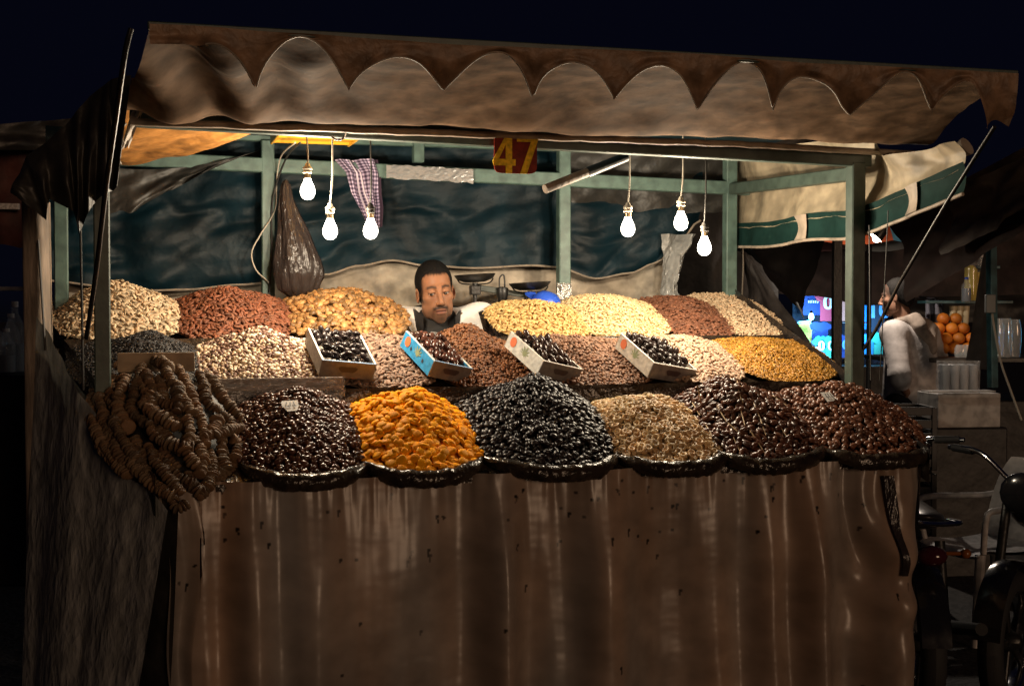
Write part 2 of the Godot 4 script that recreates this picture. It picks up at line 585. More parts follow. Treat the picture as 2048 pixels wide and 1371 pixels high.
# ---------------------------------------------------------------- bodies: a smooth field meshed as surface nets
# a prim: [0, a, b, ra, rb, k] tapered capsule; [1, centre, radii, k, basis] oval; a negative k carves
func field(prims: Array, p: Vector3) -> float:
	var d := 1e3
	for q in prims:
		var e: float
		var k: float
		if q[0] == 0:
			var ab: Vector3 = q[2] - q[1]
			var t := clampf((p - q[1]).dot(ab) / maxf(ab.length_squared(), 1e-9), 0.0, 1.0)
			e = (p - q[1] - ab * t).length() - lerpf(q[3], q[4], t)
			k = q[5]
		else:
			var l: Vector3 = p - q[1]
			if q.size() > 4: l = q[4] * l
			var k0: float = (l / q[2]).length()
			var k1: float = (l / (q[2] * q[2])).length()
			e = k0 * (k0 - 1.0) / maxf(k1, 1e-6)
			k = q[3]
		if k < 0.0:
			k = -k
			var h := clampf(0.5 - 0.5 * (d + e) / k, 0.0, 1.0)
			d = lerpf(d, -e, h) + k * h * (1.0 - h)
		else:
			var h2 := clampf(0.5 + 0.5 * (d - e) / k, 0.0, 1.0)
			d = lerpf(d, e, h2) - k * h2 * (1.0 - h2)
	return d

func nets(mb: MB, prims: Array, cell: float, lo: Vector3, hi: Vector3, paint = null, xf := Transform3D.IDENTITY) -> void:
	var n := Vector3i(((hi - lo) / cell).ceil()) + Vector3i(2, 2, 2)
	var sx := 1
	var sy := n.x
	var sz := n.x * n.y
	var val := PackedFloat32Array()
	val.resize(n.x * n.y * n.z)
	val.fill(1.0)
	var bs := 5
	for bz in range(0, n.z, bs):
		for by in range(0, n.y, bs):
			for bx in range(0, n.x, bs):
				var mid = lo + Vector3(bx + 2.0, by + 2.0, bz + 2.0) * cell
				var dm = field(prims, mid)
				var far: bool = absf(dm) > cell * bs * 1.35 + 0.012
				for z in range(bz, mini(bz + bs, n.z)):
					for y in range(by, mini(by + bs, n.y)):
						for x in range(bx, mini(bx + bs, n.x)):
							val[x + y * sy + z * sz] = dm if far else field(prims, lo + Vector3(x, y, z) * cell)
	var id := PackedInt32Array()
	id.resize(val.size())
	id.fill(-1)
	var off := [0, sx, sy, sx + sy, sz, sx + sz, sy + sz, sx + sy + sz]
	for z in n.z - 1:
		for y in n.y - 1:
			for x in n.x - 1:
				var i = x + y * sy + z * sz
				var neg := 0
				for o in off:
					if val[i + o] < 0.0: neg += 1
				if neg == 0 or neg == 8: continue
				var sum := Vector3.ZERO
				var cnt := 0
				for e in [[0, 1], [2, 3], [4, 5], [6, 7], [0, 2], [1, 3], [4, 6], [5, 7], [0, 4], [1, 5], [2, 6], [3, 7]]:
					var va = val[i + off[e[0]]]
					var vb = val[i + off[e[1]]]
					if (va < 0.0) != (vb < 0.0):
						var t = va / (va - vb)
						var pa = Vector3(e[0] & 1, (e[0] >> 1) & 1, e[0] >> 2)
						var pb = Vector3(e[1] & 1, (e[1] >> 1) & 1, e[1] >> 2)
						sum += pa.lerp(pb, t)
						cnt += 1
				var p = lo + (Vector3(x, y, z) + sum / cnt) * cell
				id[i] = mb.vert(xf * p, Vector2.ZERO, paint.call(p) if paint != null else Color.WHITE)
	for z in range(1, n.z - 1):
		for y in range(1, n.y - 1):
			for x in range(1, n.x - 1):
				var i = x + y * sy + z * sz
				var a = val[i] < 0.0
				for ax in 3:
					var st = [sx, sy, sz][ax]
					if a == (val[i + st] < 0.0): continue
					var p1 = [sy, sz, sx][ax]
					var p2 = [sz, sx, sy][ax]
					var q0 = id[i]
					var q1 = id[i - p1]
					var q2 = id[i - p1 - p2]
					var q3 = id[i - p2]
					if q0 < 0 or q1 < 0 or q2 < 0 or q3 < 0: continue
					if a:
						mb.tri(q0, q2, q1); mb.tri(q0, q3, q2)
					else:
						mb.tri(q0, q1, q2); mb.tri(q0, q2, q3)

# palm, four unequal bent fingers and a thumb; from the wrist along `to`, palm facing `inside`
func hand_prims(w: Vector3, to: Vector3, inside: Vector3, curl: float, right: bool) -> Array:
	to = to.normalized()
	inside = (inside - to * inside.dot(to)).normalized()
	var side = to.cross(inside) * (1.0 if right else -1.0)
	var out := [[0, w, w + to * 0.075, 0.024, 0.028, 0.02], [0, w + to * 0.03 - side * 0.018, w + to * 0.08 - side * 0.024, 0.015, 0.013, 0.012], [0, w + to * 0.03 + side * 0.018, w + to * 0.08 + side * 0.024, 0.015, 0.013, 0.012]]
	var ln := [0.066, 0.075, 0.07, 0.056]
	for f in 4:
		var root = w + to * 0.08 + side * (0.03 - 0.02 * f)
		var dir = to
		var p = root
		for s in 3:
			dir = dir.rotated(side, curl * (1.0 if inside.dot(to.rotated(side, 0.3)) > 0 else -1.0))
			var q = p + dir * ln[f] * [0.45, 0.32, 0.23][s]
			out.append([0, p, q, 0.0092 - s * 0.0006, 0.0086 - s * 0.0006, 0.003])
			p = q
	var t0 = w + to * 0.025 + side * 0.028
	var t1 = t0 + (to * 0.6 + side * 0.7 + inside * 0.3).normalized() * 0.04
	out.append([0, t0, t1, 0.013, 0.0105, 0.01])
	out.append([0, t1, t1 + (to + side * 0.15 + inside * 0.3).normalized() * 0.032, 0.0105, 0.009, 0.003])
	return out

# head in its own axes: y up, z to the front, x to the person's left
func head_prims() -> Array:
	var h := [[1, Vector3(0, 0.04, -0.018), Vector3(0.074, 0.084, 0.094), 0.01],
		[1, Vector3(0, -0.03, 0.022), Vector3(0.061, 0.083, 0.062), 0.03],
		[1, Vector3(0, -0.1, 0.056), Vector3(0.023, 0.019, 0.02), 0.025],
		[1, Vector3(0, -0.064, 0.066), Vector3(0.032, 0.026, 0.02), 0.02]]
	for s in [-1.0, 1.0]:
		h.append([1, Vector3(s * 0.043, -0.014, 0.05), Vector3(0.022, 0.016, 0.022), 0.02])
		h.append([1, Vector3(s * 0.049, -0.064, 0.004), Vector3(0.014, 0.028, 0.03), 0.03])
		h.append([0, Vector3(s * 0.012, 0.026, 0.079), Vector3(s * 0.047, 0.025, 0.058), 0.010, 0.009, 0.012])
		h.append([1, Vector3(s * 0.031, 0.006, 0.090), Vector3(0.018, 0.012, 0.015), -0.014])
	for s in [-1.0, 1.0]:
		h.append([1, Vector3(s * 0.031, 0.0105, 0.0715), Vector3(0.0165, 0.0085, 0.0127), 0.004])
		h.append([1, Vector3(s * 0.031, -0.003, 0.069), Vector3(0.016, 0.005, 0.012), 0.004])
		h.append([1, Vector3(s * 0.078, -0.004, -0.012), Vector3(0.009, 0.031, 0.018), 0.008, Basis(Vector3.UP, -s * 0.4)])
		h.append([1, Vector3(s * 0.081, -0.002, -0.004), Vector3(0.004, 0.018, 0.008), -0.006])
	h.append([0, Vector3(0, 0.018, 0.078), Vector3(0, -0.028, 0.104), 0.0085, 0.011, 0.012])
	h.append([1, Vector3(0, -0.034, 0.104), Vector3(0.0125, 0.0105, 0.012), 0.006])
	for s in [-1.0, 1.0]:
		h.append([1, Vector3(s * 0.0135, -0.037, 0.093), Vector3(0.0085, 0.008, 0.011), 0.006])
	h.append([1, Vector3(0, -0.0615, 0.085), Vector3(0.023, 0.0065, 0.009), 0.006])
	h.append([1, Vector3(0, -0.0745, 0.083), Vector3(0.020, 0.0075, 0.009), 0.006])
	h.append([1, Vector3(0, -0.068, 0.096), Vector3(0.021, 0.0016, 0.009), -0.004])
	return h

func hair_prims(thick: float, back: float) -> Array:
	return [[1, Vector3(0, 0.044 + thick * 0.4, -0.024), Vector3(0.077 + thick, 0.084 + thick, 0.094 + thick * 0.5), 0.01],
		[1, Vector3(0, 0.0, -0.06), Vector3(0.066 + thick * 0.5, 0.07, 0.06), 0.02],
		[0, Vector3(-0.058, 0.046, 0.077), Vector3(0.058, 0.046, 0.077), 0.05, 0.05, -0.008],
		[1, Vector3(0, -0.02, 0.07), Vector3(0.063, 0.08, 0.05), -0.01],
		[0, Vector3(-0.09, -0.035, 0.03), Vector3(0.09, -0.035, 0.03), 0.034, 0.034, -0.01],
		[0, Vector3(-0.09, -0.085, -0.02), Vector3(0.09, -0.085, -0.02), 0.05, 0.05, -0.01]]

func blend(c: Color, d: Color, t: float) -> Color:
	return c.lerp(d, clampf(t, 0, 1))

func stallholder() -> void:
	var head = at(871, 586, 1.42)
	var foot = Vector3(head.x, 0, head.z - 0.06)
	var t = thing("person", "man with short black hair and moustache in white jacket leaning behind the goods", "person", foot)
	# body axes: x to his left (picture right), z to the front
	var face = (EYE - head)
	var yaw = atan2(face.x, face.z)
	var bx := Transform3D(Basis(Vector3.UP, yaw + 0.12), foot)
	var hx := Transform3D(Basis(Vector3.UP, yaw + 0.2) * Basis(Vector3.RIGHT, 0.06) * Basis(Vector3.BACK, 0.11), head).scaled_local(Vector3(0.95, 1.03, 0.97))
	var hl = bx.affine_inverse() * head
	var skin = Color(0.33, 0.155, 0.085)
	var paint = func(p: Vector3) -> Color:
		var c: Color = skin
		var front = smoothstep(0.03, 0.06, p.z)
		var stub = smoothstep(-0.045, -0.075, p.y) * smoothstep(-0.02, 0.02, p.z)
		c = blend(c, Color(0.13, 0.075, 0.05), stub * 0.55)
		var mo = exp(-pow((p.y + 0.051 + absf(p.x) * 0.2) / 0.0085, 2.0)) * (1.0 if absf(p.x) < 0.028 else exp(-pow((absf(p.x) - 0.028) / 0.006, 2.0)))
		c = blend(c, Color(0.008, 0.005, 0.004), mo * 0.96 * front)
		var goatee = exp(-pow((p.y + 0.1) / 0.016, 2.0)) * exp(-pow(p.x / 0.026, 2.0))
		goatee = maxf(goatee, exp(-pow((absf(p.x) - 0.031) / 0.006, 2.0)) * smoothstep(-0.05, -0.06, p.y) * smoothstep(-0.105, -0.09, p.y) * 0.6)
		c = blend(c, Color(0.03, 0.018, 0.014), goatee * 0.75 * front)
		var lip = exp(-pow((p.y + 0.069) / 0.0085, 2.0)) * smoothstep(0.026, 0.018, absf(p.x)) * smoothstep(0.075, 0.085, p.z)
		c = blend(c, Color(0.25, 0.09, 0.065), lip * 0.8)
		c = blend(c, Color(0.03, 0.01, 0.01), exp(-pow((p.y + 0.068) / 0.0022, 2.0)) * smoothstep(0.025, 0.02, absf(p.x)) * front)
		var brow = exp(-pow((p.y - 0.031 + absf(absf(p.x) - 0.03) * 0.22) / 0.0055, 2.0)) * smoothstep(0.008, 0.014, absf(p.x)) * smoothstep(0.056, 0.048, absf(p.x)) * front
		c = blend(c, Color(0.018, 0.012, 0.01), brow * 0.95)
		var lash = exp(-pow((p.y - 0.0045) / 0.003, 2.0)) * smoothstep(0.012, 0.018, absf(p.x)) * smoothstep(0.05, 0.044, absf(p.x)) * front
		c = blend(c, Color(0.02, 0.012, 0.01), lash * 0.8)
		c = blend(c, Color(0.2, 0.085, 0.05), exp(-pow((p.y + 0.012) / 0.008, 2.0)) * exp(-pow((absf(p.x) - 0.03) / 0.014, 2.0)) * front * 0.5)
		var hy = 0.082 - 0.5 * maxf(0.0, absf(p.x) - 0.042) + 0.006 * nz.get_noise_2d(p.x * 9000.0, 7.0)
		c = blend(c, Color(0.012, 0.01, 0.009), smoothstep(hy - 0.012, hy + 0.003, p.y))
		var side = smoothstep(0.05, 0.066, absf(p.x)) * smoothstep(-0.05, -0.02, p.y) * (1.0 - smoothstep(0.03, 0.05, p.z))
		c = blend(c, Color(0.014, 0.011, 0.01), side * (1.0 if absf(p.x) < 0.074 or p.y > 0.03 else 0.0) * 0.9)
		return c
	var mb := MB.new()
	mb.tinted = true
	nets(mb, head_prims(), 0.0036, Vector3(-0.1, -0.135, -0.125), Vector3(0.1, 0.14, 0.13), paint, hx)
	# neck, trunk, arms, legs under the clothes
	var neck_top = hl + Vector3(0, -0.07, -0.03)
	var neck = Vector3(0, hl.y - 0.125, hl.z - 0.075)
	var sy = neck.y - 0.04
	var sl = Vector3(0.185, sy + 0.022, neck.z + 0.02)
	var sr = Vector3(-0.185, sy + 0.028, neck.z)
	var el = Vector3(0.25, sy - 0.24, neck.z + 0.1)
	var er = Vector3(-0.25, sy - 0.27, neck.z + 0.05)
	var wl = Vector3(0.14, sy - 0.30, neck.z + 0.31)
	var wr = Vector3(-0.16, sy - 0.33, neck.z + 0.27)
	var hip = Vector3(0, 0.95, neck.z - 0.1)
	var body := [[0, neck_top, neck, 0.052, 0.058, 0.03], [0, neck + Vector3(0, -0.22, -0.02), hip, 0.12, 0.13, 0.05],
		[0, sl, sr, 0.048, 0.048, 0.03], [0, sl, el, 0.05, 0.042, 0.03], [0, el, wl, 0.04, 0.027, 0.02], [0, sr, er, 0.05, 0.042, 0.03], [0, er, wr, 0.04, 0.027, 0.02]]
	for s in [-1.0, 1.0]:
		var kn = Vector3(s * 0.11, 0.5, hip.z + 0.05)
		body.append([0, hip + Vector3(s * 0.09, -0.05, 0), kn, 0.085, 0.058, 0.05])
		body.append([0, kn, Vector3(s * 0.12, 0.08, hip.z), 0.055, 0.035, 0.02])
		body.append([0, Vector3(s * 0.12, 0.045, hip.z - 0.02), Vector3(s * 0.14, 0.03, hip.z + 0.17), 0.04, 0.028, 0.03])
	nets(mb, body, 0.016, Vector3(-0.36, 0, hip.z - 0.25), Vector3(0.36, hl.y, hip.z + 0.6), func(_p): return skin, bx)
	for hnd in [[wl, false], [wr, true]]:
		var hp = hand_prims(hnd[0], Vector3(-hnd[0].x * 1.2, -0.25, 0.8), Vector3(0, -1, 0.1), 0.35, hnd[1])
		nets(mb, hp, 0.0045, hnd[0] - Vector3(0.13, 0.14, 0.06), hnd[0] + Vector3(0.13, 0.08, 0.2), func(_p): return skin, bx)
	obj("body", mb, M("skin", Color.WHITE, 0.5, {"vc": true, "sss": 0.05, "spec": 0.35}), t)
	var hb := MB.new()
	nets(hb, hair_prims(0.005, 0.0), 0.0042, Vector3(-0.1, -0.12, -0.14), Vector3(0.1, 0.15, 0.12), null, hx)
	obj("hair", hb, M("black hair", lin(0.008, 0.007, 0.0065), 0.75, {"bump": "fine", "height": 0.3, "scale": 14.0, "spec": 0.25}), t)
	for s in [-1.0, 1.0]:
		var e := MB.new()
		e.ball(hx * Vector3(s * 0.031, 0.004, 0.0685), 0.0125, 12)
		obj("eye", e, M("eye white", lin(0.3, 0.26, 0.23), 0.2), t)
		var ir := MB.new()
		ir.ball(hx * Vector3(s * 0.031 - 0.003, 0.0008, 0.0772), 0.0066, 8)
		obj("iris", ir, M("iris", lin(0.015, 0.01, 0.008), 0.15), t)
	# white jacket over it
	var jk := MB.new()
	var jp := [[0, neck + Vector3(0, -0.13, 0.0), hip + Vector3(0, 0.0, 0), 0.155, 0.16, 0.05], [0, sl + Vector3(-0.02, 0.005, -0.01), sr + Vector3(0.02, 0.005, -0.01), 0.078, 0.078, 0.05],
		[0, sl + Vector3(0, 0.02, 0.01), el, 0.088, 0.072, 0.04], [0, el, wl, 0.068, 0.046, 0.03], [0, sr, er, 0.08, 0.07, 0.04], [0, er, wr, 0.066, 0.045, 0.03],
		[0, neck + Vector3(0, 0.16, 0.05), neck + Vector3(0, -0.02, 0.06), 0.066, 0.07, -0.02], [0, neck + Vector3(0, 0.06, 0.15), neck + Vector3(0, -0.2, 0.2), 0.03, 0.05, -0.03]]
	for f in 7:
		var q = el.lerp(sl, f / 6.0) + Vector3(0.03, 0, 0.05)
		jp.append([0, q + Vector3(-0.1, 0.02, 0.03), q + Vector3(0.05, -0.02, 0.03), 0.006, 0.01, -0.02])
	nets(jk, jp, 0.012, Vector3(-0.4, 0.9, hip.z - 0.28), Vector3(0.4, neck.y + 0.15, hip.z + 0.62), null, bx)
	obj("jacket", jk, M("white jacket", lin(0.88, 0.86, 0.84), 0.75, {"bump": "soft", "height": 0.5, "scale": 3.0}), t)
	# dark shirt front and the raised black collar, open at the throat
	var sh := MB.new()
	nets(sh, [[0, neck + Vector3(0, -0.035, 0.004), neck + Vector3(0, -0.25, 0.03), 0.088, 0.155, 0.03], [0, sl, sr, 0.07, 0.07, 0.04]], 0.012, neck - Vector3(0.28, 0.45, 0.22), neck + Vector3(0.28, 0.15, 0.3), null, bx)
	obj("shirt", sh, M("black shirt", lin(0.012, 0.011, 0.011), 0.8), t)
	var co := MB.new()
	for s in [0.0, 0.006]:
		co.grid(28, 6, func(a, b):
			var an = lerpf(-2.55, 2.55, a)           # 0 = nape
			var fr = absf(an) / 2.55
			var rr = 0.081 + s + 0.018 * fr * fr + 0.012 * (1.0 - b)
			var q = neck + Vector3(sin(an) * rr * 1.02, lerpf(-0.035 - 0.04 * fr * fr, 0.085 - 0.028 * fr - 0.03 * pow(fr, 6.0), b), -cos(an) * rr + 0.022)
			q += Vector3(sin(an), 0, -cos(an)) * 0.012 * pow(fr, 3.0) * b
			return bx * q)
	obj("collar", co, M("black collar", lin(0.014, 0.011, 0.011), 0.75, {"rim": 0.3}), t)

func customer() -> void:
	var foot = ground_at(1822, 8.8)
	var t = thing("person", "man seen from behind in a pale hooded top, hand on hip, at the juice stall", "person", foot)
	var bx := Transform3D(Basis(Vector3.UP, 0.75), foot)        # z towards us is his back
	var P = func(x, y, z): return Vector3(x, y, z)
	var head = Vector3(-0.1, 1.665, -0.05)
	var hx = bx * Transform3D(Basis(Vector3.UP, -PI + 0.35) * Basis(Vector3.RIGHT, 0.08), head)
	var skin = Color(0.22, 0.12, 0.08)
	var hairc = Color(0.03, 0.022, 0.02)
	var mb := MB.new()
	mb.tinted = true
	nets(mb, head_prims(), 0.006, Vector3(-0.1, -0.135, -0.125), Vector3(0.1, 0.14, 0.13), func(p):
		var scalp = smoothstep(-0.02, 0.02, p.y + 0.02 - p.z * 0.9 + (0.03 if p.z > 0.05 else 0.0)) * (1.0 if absf(p.x) < 0.079 else 0.0)
		return blend(skin, hairc, scalp * 0.85), hx)
	var nk = Vector3(-0.07, 1.5, 0.0)
	var sl = Vector3(-0.2, 1.43, 0.0)
	var sr = Vector3(0.19, 1.42, 0.0)
	var el = Vector3(-0.33, 1.17, 0.12)
	var er = Vector3(0.36, 1.2, 0.02)
	var wl = Vector3(-0.17, 1.06, 0.07)
	var wr = Vector3(0.47, 1.32, -0.22)
	var hip = Vector3(0, 0.95, 0)
	var body := [[0, head + Vector3(0.01, -0.06, 0.02), nk, 0.055, 0.062, 0.03], [0, nk + Vector3(0.05, -0.15, 0), hip, 0.13, 0.13, 0.06], [0, sl, sr, 0.065, 0.065, 0.05],
		[0, sl, el, 0.052, 0.042, 0.03], [0, el, wl, 0.04, 0.028, 0.02], [0, sr, er, 0.052, 0.042, 0.03], [0, er, wr, 0.04, 0.028, 0.02]]
	nets(mb, body, 0.018, Vector3(-0.45, 0.7, -0.4), Vector3(0.6, 1.68, 0.3), func(_p): return skin, bx)
	for h in [[wl, Vector3(1, -0.25, -0.2), Vector3(0, 0, -1), false], [wr, Vector3(0.5, 0.2, -0.8), Vector3(0, -1, 0), true]]:
		nets(mb, hand_prims(h[0], h[1], h[2], 0.3, h[3]), 0.006, h[0] - Vector3(0.2, 0.15, 0.22), h[0] + Vector3(0.2, 0.15, 0.15), func(_p): return skin, bx)
	obj("body", mb, M("skin", Color.WHITE, 0.42, {"vc": true, "sss": 0.12}), t)
	var hb := MB.new()
	nets(hb, hair_prims(0.003, 0.0), 0.006, Vector3(-0.1, -0.12, -0.14), Vector3(0.1, 0.15, 0.12), null, hx)
	obj("hair", hb, M("black hair"), t)
	var jk := MB.new()
	var jp := [[0, Vector3(0, 1.33, 0.0), Vector3(0.01, 1.0, 0), 0.165, 0.185, 0.05], [0, sl, sr, 0.085, 0.085, 0.05],
		[0, sl, el, 0.085, 0.07, 0.04], [0, el, el.lerp(wl, 0.35), 0.066, 0.062, 0.03], [0, sr, er, 0.085, 0.07, 0.04], [0, er, er.lerp(wr, 0.45), 0.066, 0.058, 0.03],
		[1, Vector3(0.0, 1.4, 0.06), Vector3(0.14, 0.1, 0.07), 0.03],
		[1, Vector3(0, 0.9, 0), Vector3(0.4, 0.075, 0.4), -0.02]]
	for f in 6:
		jp.append([0, Vector3(-0.12 + 0.05 * f, 1.3 - 0.03 * (f % 3), 0.19), Vector3(-0.02 + 0.03 * f, 1.03, 0.2), 0.008, 0.012, -0.03])
	nets(jk, jp, 0.013, Vector3(-0.46, 0.93, -0.35), Vector3(0.55, 1.62, 0.3), null, bx)
	obj("hooded_top", jk, M("hooded top", lin(0.5, 0.46, 0.45), 0.85, {"tex": "faint", "bump": "soft", "height": 0.4, "scale": 2.0}), t)
	var ho := MB.new()
	nets(ho, [[0, Vector3(-0.15, 1.5, -0.02), Vector3(-0.07, 1.53, 0.075), 0.03, 0.036, 0.02], [0, Vector3(-0.07, 1.53, 0.075), Vector3(0.06, 1.5, 0.06), 0.036, 0.032, 0.02], [0, Vector3(0.06, 1.5, 0.06), Vector3(0.08, 1.47, -0.04), 0.032, 0.026, 0.02],
		[0, Vector3(-0.08, 1.48, 0.11), Vector3(0.0, 1.33, 0.155), 0.05, 0.026, 0.04], [0, Vector3(0.07, 1.46, 0.1), Vector3(0.0, 1.33, 0.155), 0.05, 0.026, 0.04], [0, Vector3(-0.09, 1.47, 0.165), Vector3(0.06, 1.45, 0.16), 0.006, 0.006, -0.02]], 0.011, Vector3(-0.25, 1.25, -0.15), Vector3(0.2, 1.62, 0.26), null, bx)
	obj("hood", ho, M("hood cloth", lin(0.3, 0.24, 0.2), 0.9, {"tex": "faint", "bump": "soft", "height": 0.4, "scale": 3.0}), t)
	var tr := MB.new()
	var tp := [[0, Vector3(-0.09, 0.96, 0), Vector3(0.09, 0.96, 0), 0.12, 0.12, 0.05]]
	for s in [-1.0, 1.0]:
		tp.append([0, Vector3(s * 0.09, 0.9, 0), Vector3(s * 0.11, 0.5, -0.02), 0.1, 0.075, 0.05])
		tp.append([0, Vector3(s * 0.11, 0.5, -0.02), Vector3(s * 0.12, 0.1, 0.0), 0.075, 0.06, 0.03])
		tp.append([0, Vector3(s * 0.12, 0.05, 0.03), Vector3(s * 0.14, 0.035, -0.16), 0.045, 0.035, 0.03])
	nets(tr, tp, 0.018, Vector3(-0.3, 0, -0.3), Vector3(0.3, 1.1, 0.2), null, bx)
	obj("trousers", tr, M("dark trousers", lin(0.015, 0.015, 0.02), 0.85), t)

# ---------------------------------------------------------------- the stall
const LEFT := -1.27
const RIGHT := 1.42
const FRONT := 0.45
const BACK := 1.53

func post(u: float, v: float, top: float, t: Node3D, m: Material, w := 0.05) -> void:
	var mb := MB.new()
	mb.box(S(u, top / 2, v), U * w / 2, Vector3.UP * top / 2, V * w / 2, 0.004)
	obj("post", mb, m, t)

func build_stall() -> void:
	var g = M("green paint")
	var dg = M("dark green paint")
	var t = thing("market_stall", "green steel framed market stall with sloping display boards for nuts and dates", "market stall", S(0, 0, 0.8))
	post(LEFT, FRONT, 2.2, t, dg)
	post(RIGHT, FRONT, 2.14, t, dg, 0.055)
	var px := [uv_of(at(535, 450, BACK)).x, uv_of(at(1127, 450, BACK)).x, uv_of(at(1460, 450, BACK)).x]
	for u in px: post(u, BACK, 2.28, t, g, 0.052)
	var lp = uv_of(at(122, 500, 1.3))
	post(lp.x, 1.3, 2.1, t, g)
	var bm := MB.new()
	bm.bar(at(258, 233, FRONT), at(1738, 318, FRONT), 0.05, 0.062, 0.004)
	obj("beam", bm, dg, t)
	bm = MB.new()
	bm.bar(at(225, 316, BACK), at(1500, 378, BACK), 0.05, 0.058, 0.004)
	obj("beam", bm, g, t)
	bm = MB.new()
	bm.bar(S(RIGHT, 2.1, FRONT + 0.03), S(RIGHT, 2.13, BACK - 0.03), 0.045, 0.05, 0.004)
	obj("beam", bm, dg, t)
	bm = MB.new()
	bm.bar(S(LEFT, 2.17, FRONT + 0.03), S(LEFT, 2.13, BACK - 0.03), 0.045, 0.05, 0.004)
	obj("beam", bm, dg, t)
	# short upright between the back beam and the roof rail
	bm = MB.new()
	bm.bar(at(836, 325, BACK), at(836, 280, BACK), 0.045, 0.045, 0.003)
	obj("upright", bm, g, t)
	bm = MB.new()
	bm.bar(S(LEFT, 2.3, BACK + 0.01), S(RIGHT, 2.3, BACK + 0.01), 0.045, 0.045, 0.003)
	obj("roof_rail", bm, g, t)
	# sloping boards under the goods, and the plastic covered step between the rows
	var gap := [uv_of(at(812, 640, 1.25)).x, uv_of(at(990, 640, 1.25)).x]
	for row in [[0.025, 0.485, -0.98, 1.42], [0.5, 0.985, -1.3, 1.43], [1.0, 1.5, -1.48, gap[0]], [1.0, 1.5, gap[1], 1.4]]:
		bm = MB.new()
		var a = S(row[2], base_y(row[0]) - 0.02, row[0])
		var b = S(row[3], base_y(row[0]) - 0.02, row[0])
		var c = S(row[2] - (0.1 if row[2] < -0.9 else 0.0), base_y(row[1]) - 0.02, row[1])
		var d = S(row[3], base_y(row[1]) - 0.02, row[1])
		var dn = Vector3.DOWN * 0.02
		bm.face(a, b, d, c, Vector3.UP); bm.face(a + dn, b + dn, d + dn, c + dn, Vector3.DOWN)
		bm.face(a, b, b + dn, a + dn, -V); bm.face(c, d, d + dn, c + dn, V); bm.face(a, c, c + dn, a + dn, -U); bm.face(b, d, d + dn, b + dn, U)
		obj("display_board", bm, M("brown plastic"), t)
	for st in [[0.493, 1.283, 1.327, -1.25, 1.42], [0.993, 1.462, 1.487, -1.42, 1.41]]:
		bm = MB.new()
		bm.grid(60, 5, func(a, b):
			var u = lerpf(st[3], st[4], a)
			return S(u, lerpf(st[2], st[1] - 0.03, b) + 0.004 * nz.get_noise_1d(u * 200), st[0] - 0.012 * sin(b * 2.6) - 0.006 * nz.get_noise_2d(u * 260, b * 80)))
		obj("step_edge", bm, M("brown plastic"), t)
	# leaning side boards that close the display at both ends
	for e in [[-1.12, -0.05, -1.56, 1.45], [1.435, -0.02, 1.43, 1.5]]:
		bm = MB.new()
		bm.grid(20, 2, func(a, b):
			var u = lerpf(e[0], e[2], a)
			var v = lerpf(e[1], e[3], a)
			return S(u, base_y(maxf(v, 0)) + 0.035 - 0.12 * b + 0.006 * nz.get_noise_1d(a * 300), v))
		obj("side_board", bm, M("black plastic"), t)

func tray_lip(h: Dictionary, y_lift := 0.0) -> void:
	var mb := MB.new()
	mb.grid(90, 10, func(a, b):
		var du = lerpf(-0.84, 0.84, a)
		var tp = 1.0 - 0.75 * pow(absf(2.0 * a - 1.0), 6.0)
		var dv = -pow(1.0 - pow(absf(du), h.p), 1.0 / h.p)
		var k = 1.0
		var u = h.u + du * k * (h.wr if du > 0 else h.wl)
		var v = h.v + dv * k * (h.db if dv > 0 else h.df)
		var ph = lerpf(-0.6, 2.6, b)                       # over the rim and down outside
		var out = 0.01 + (0.004 + 0.026 * sin(ph)) * tp + 0.006 * nz.get_noise_2d(a * 400 + h.u * 90, b * 90)
		var y = base_y(clampf(v, -0.1, 1.6)) - h.drop * clampf((h.v - v) / h.df, 0, 1) + 0.028 * cos(ph) * tp - 0.01 * (1.0 - tp) + y_lift + 0.008 * nz.get_noise_2d(a * 260, 40 + h.u * 90) - 0.006 * b * absf(nz.get_noise_2d(a * 700, h.u * 90))
		return S(u + du * out * 0.5, y, v - out))
	var t = get_node("market_stall")
	obj("tray_rim", mb, M("brown plastic"), t)

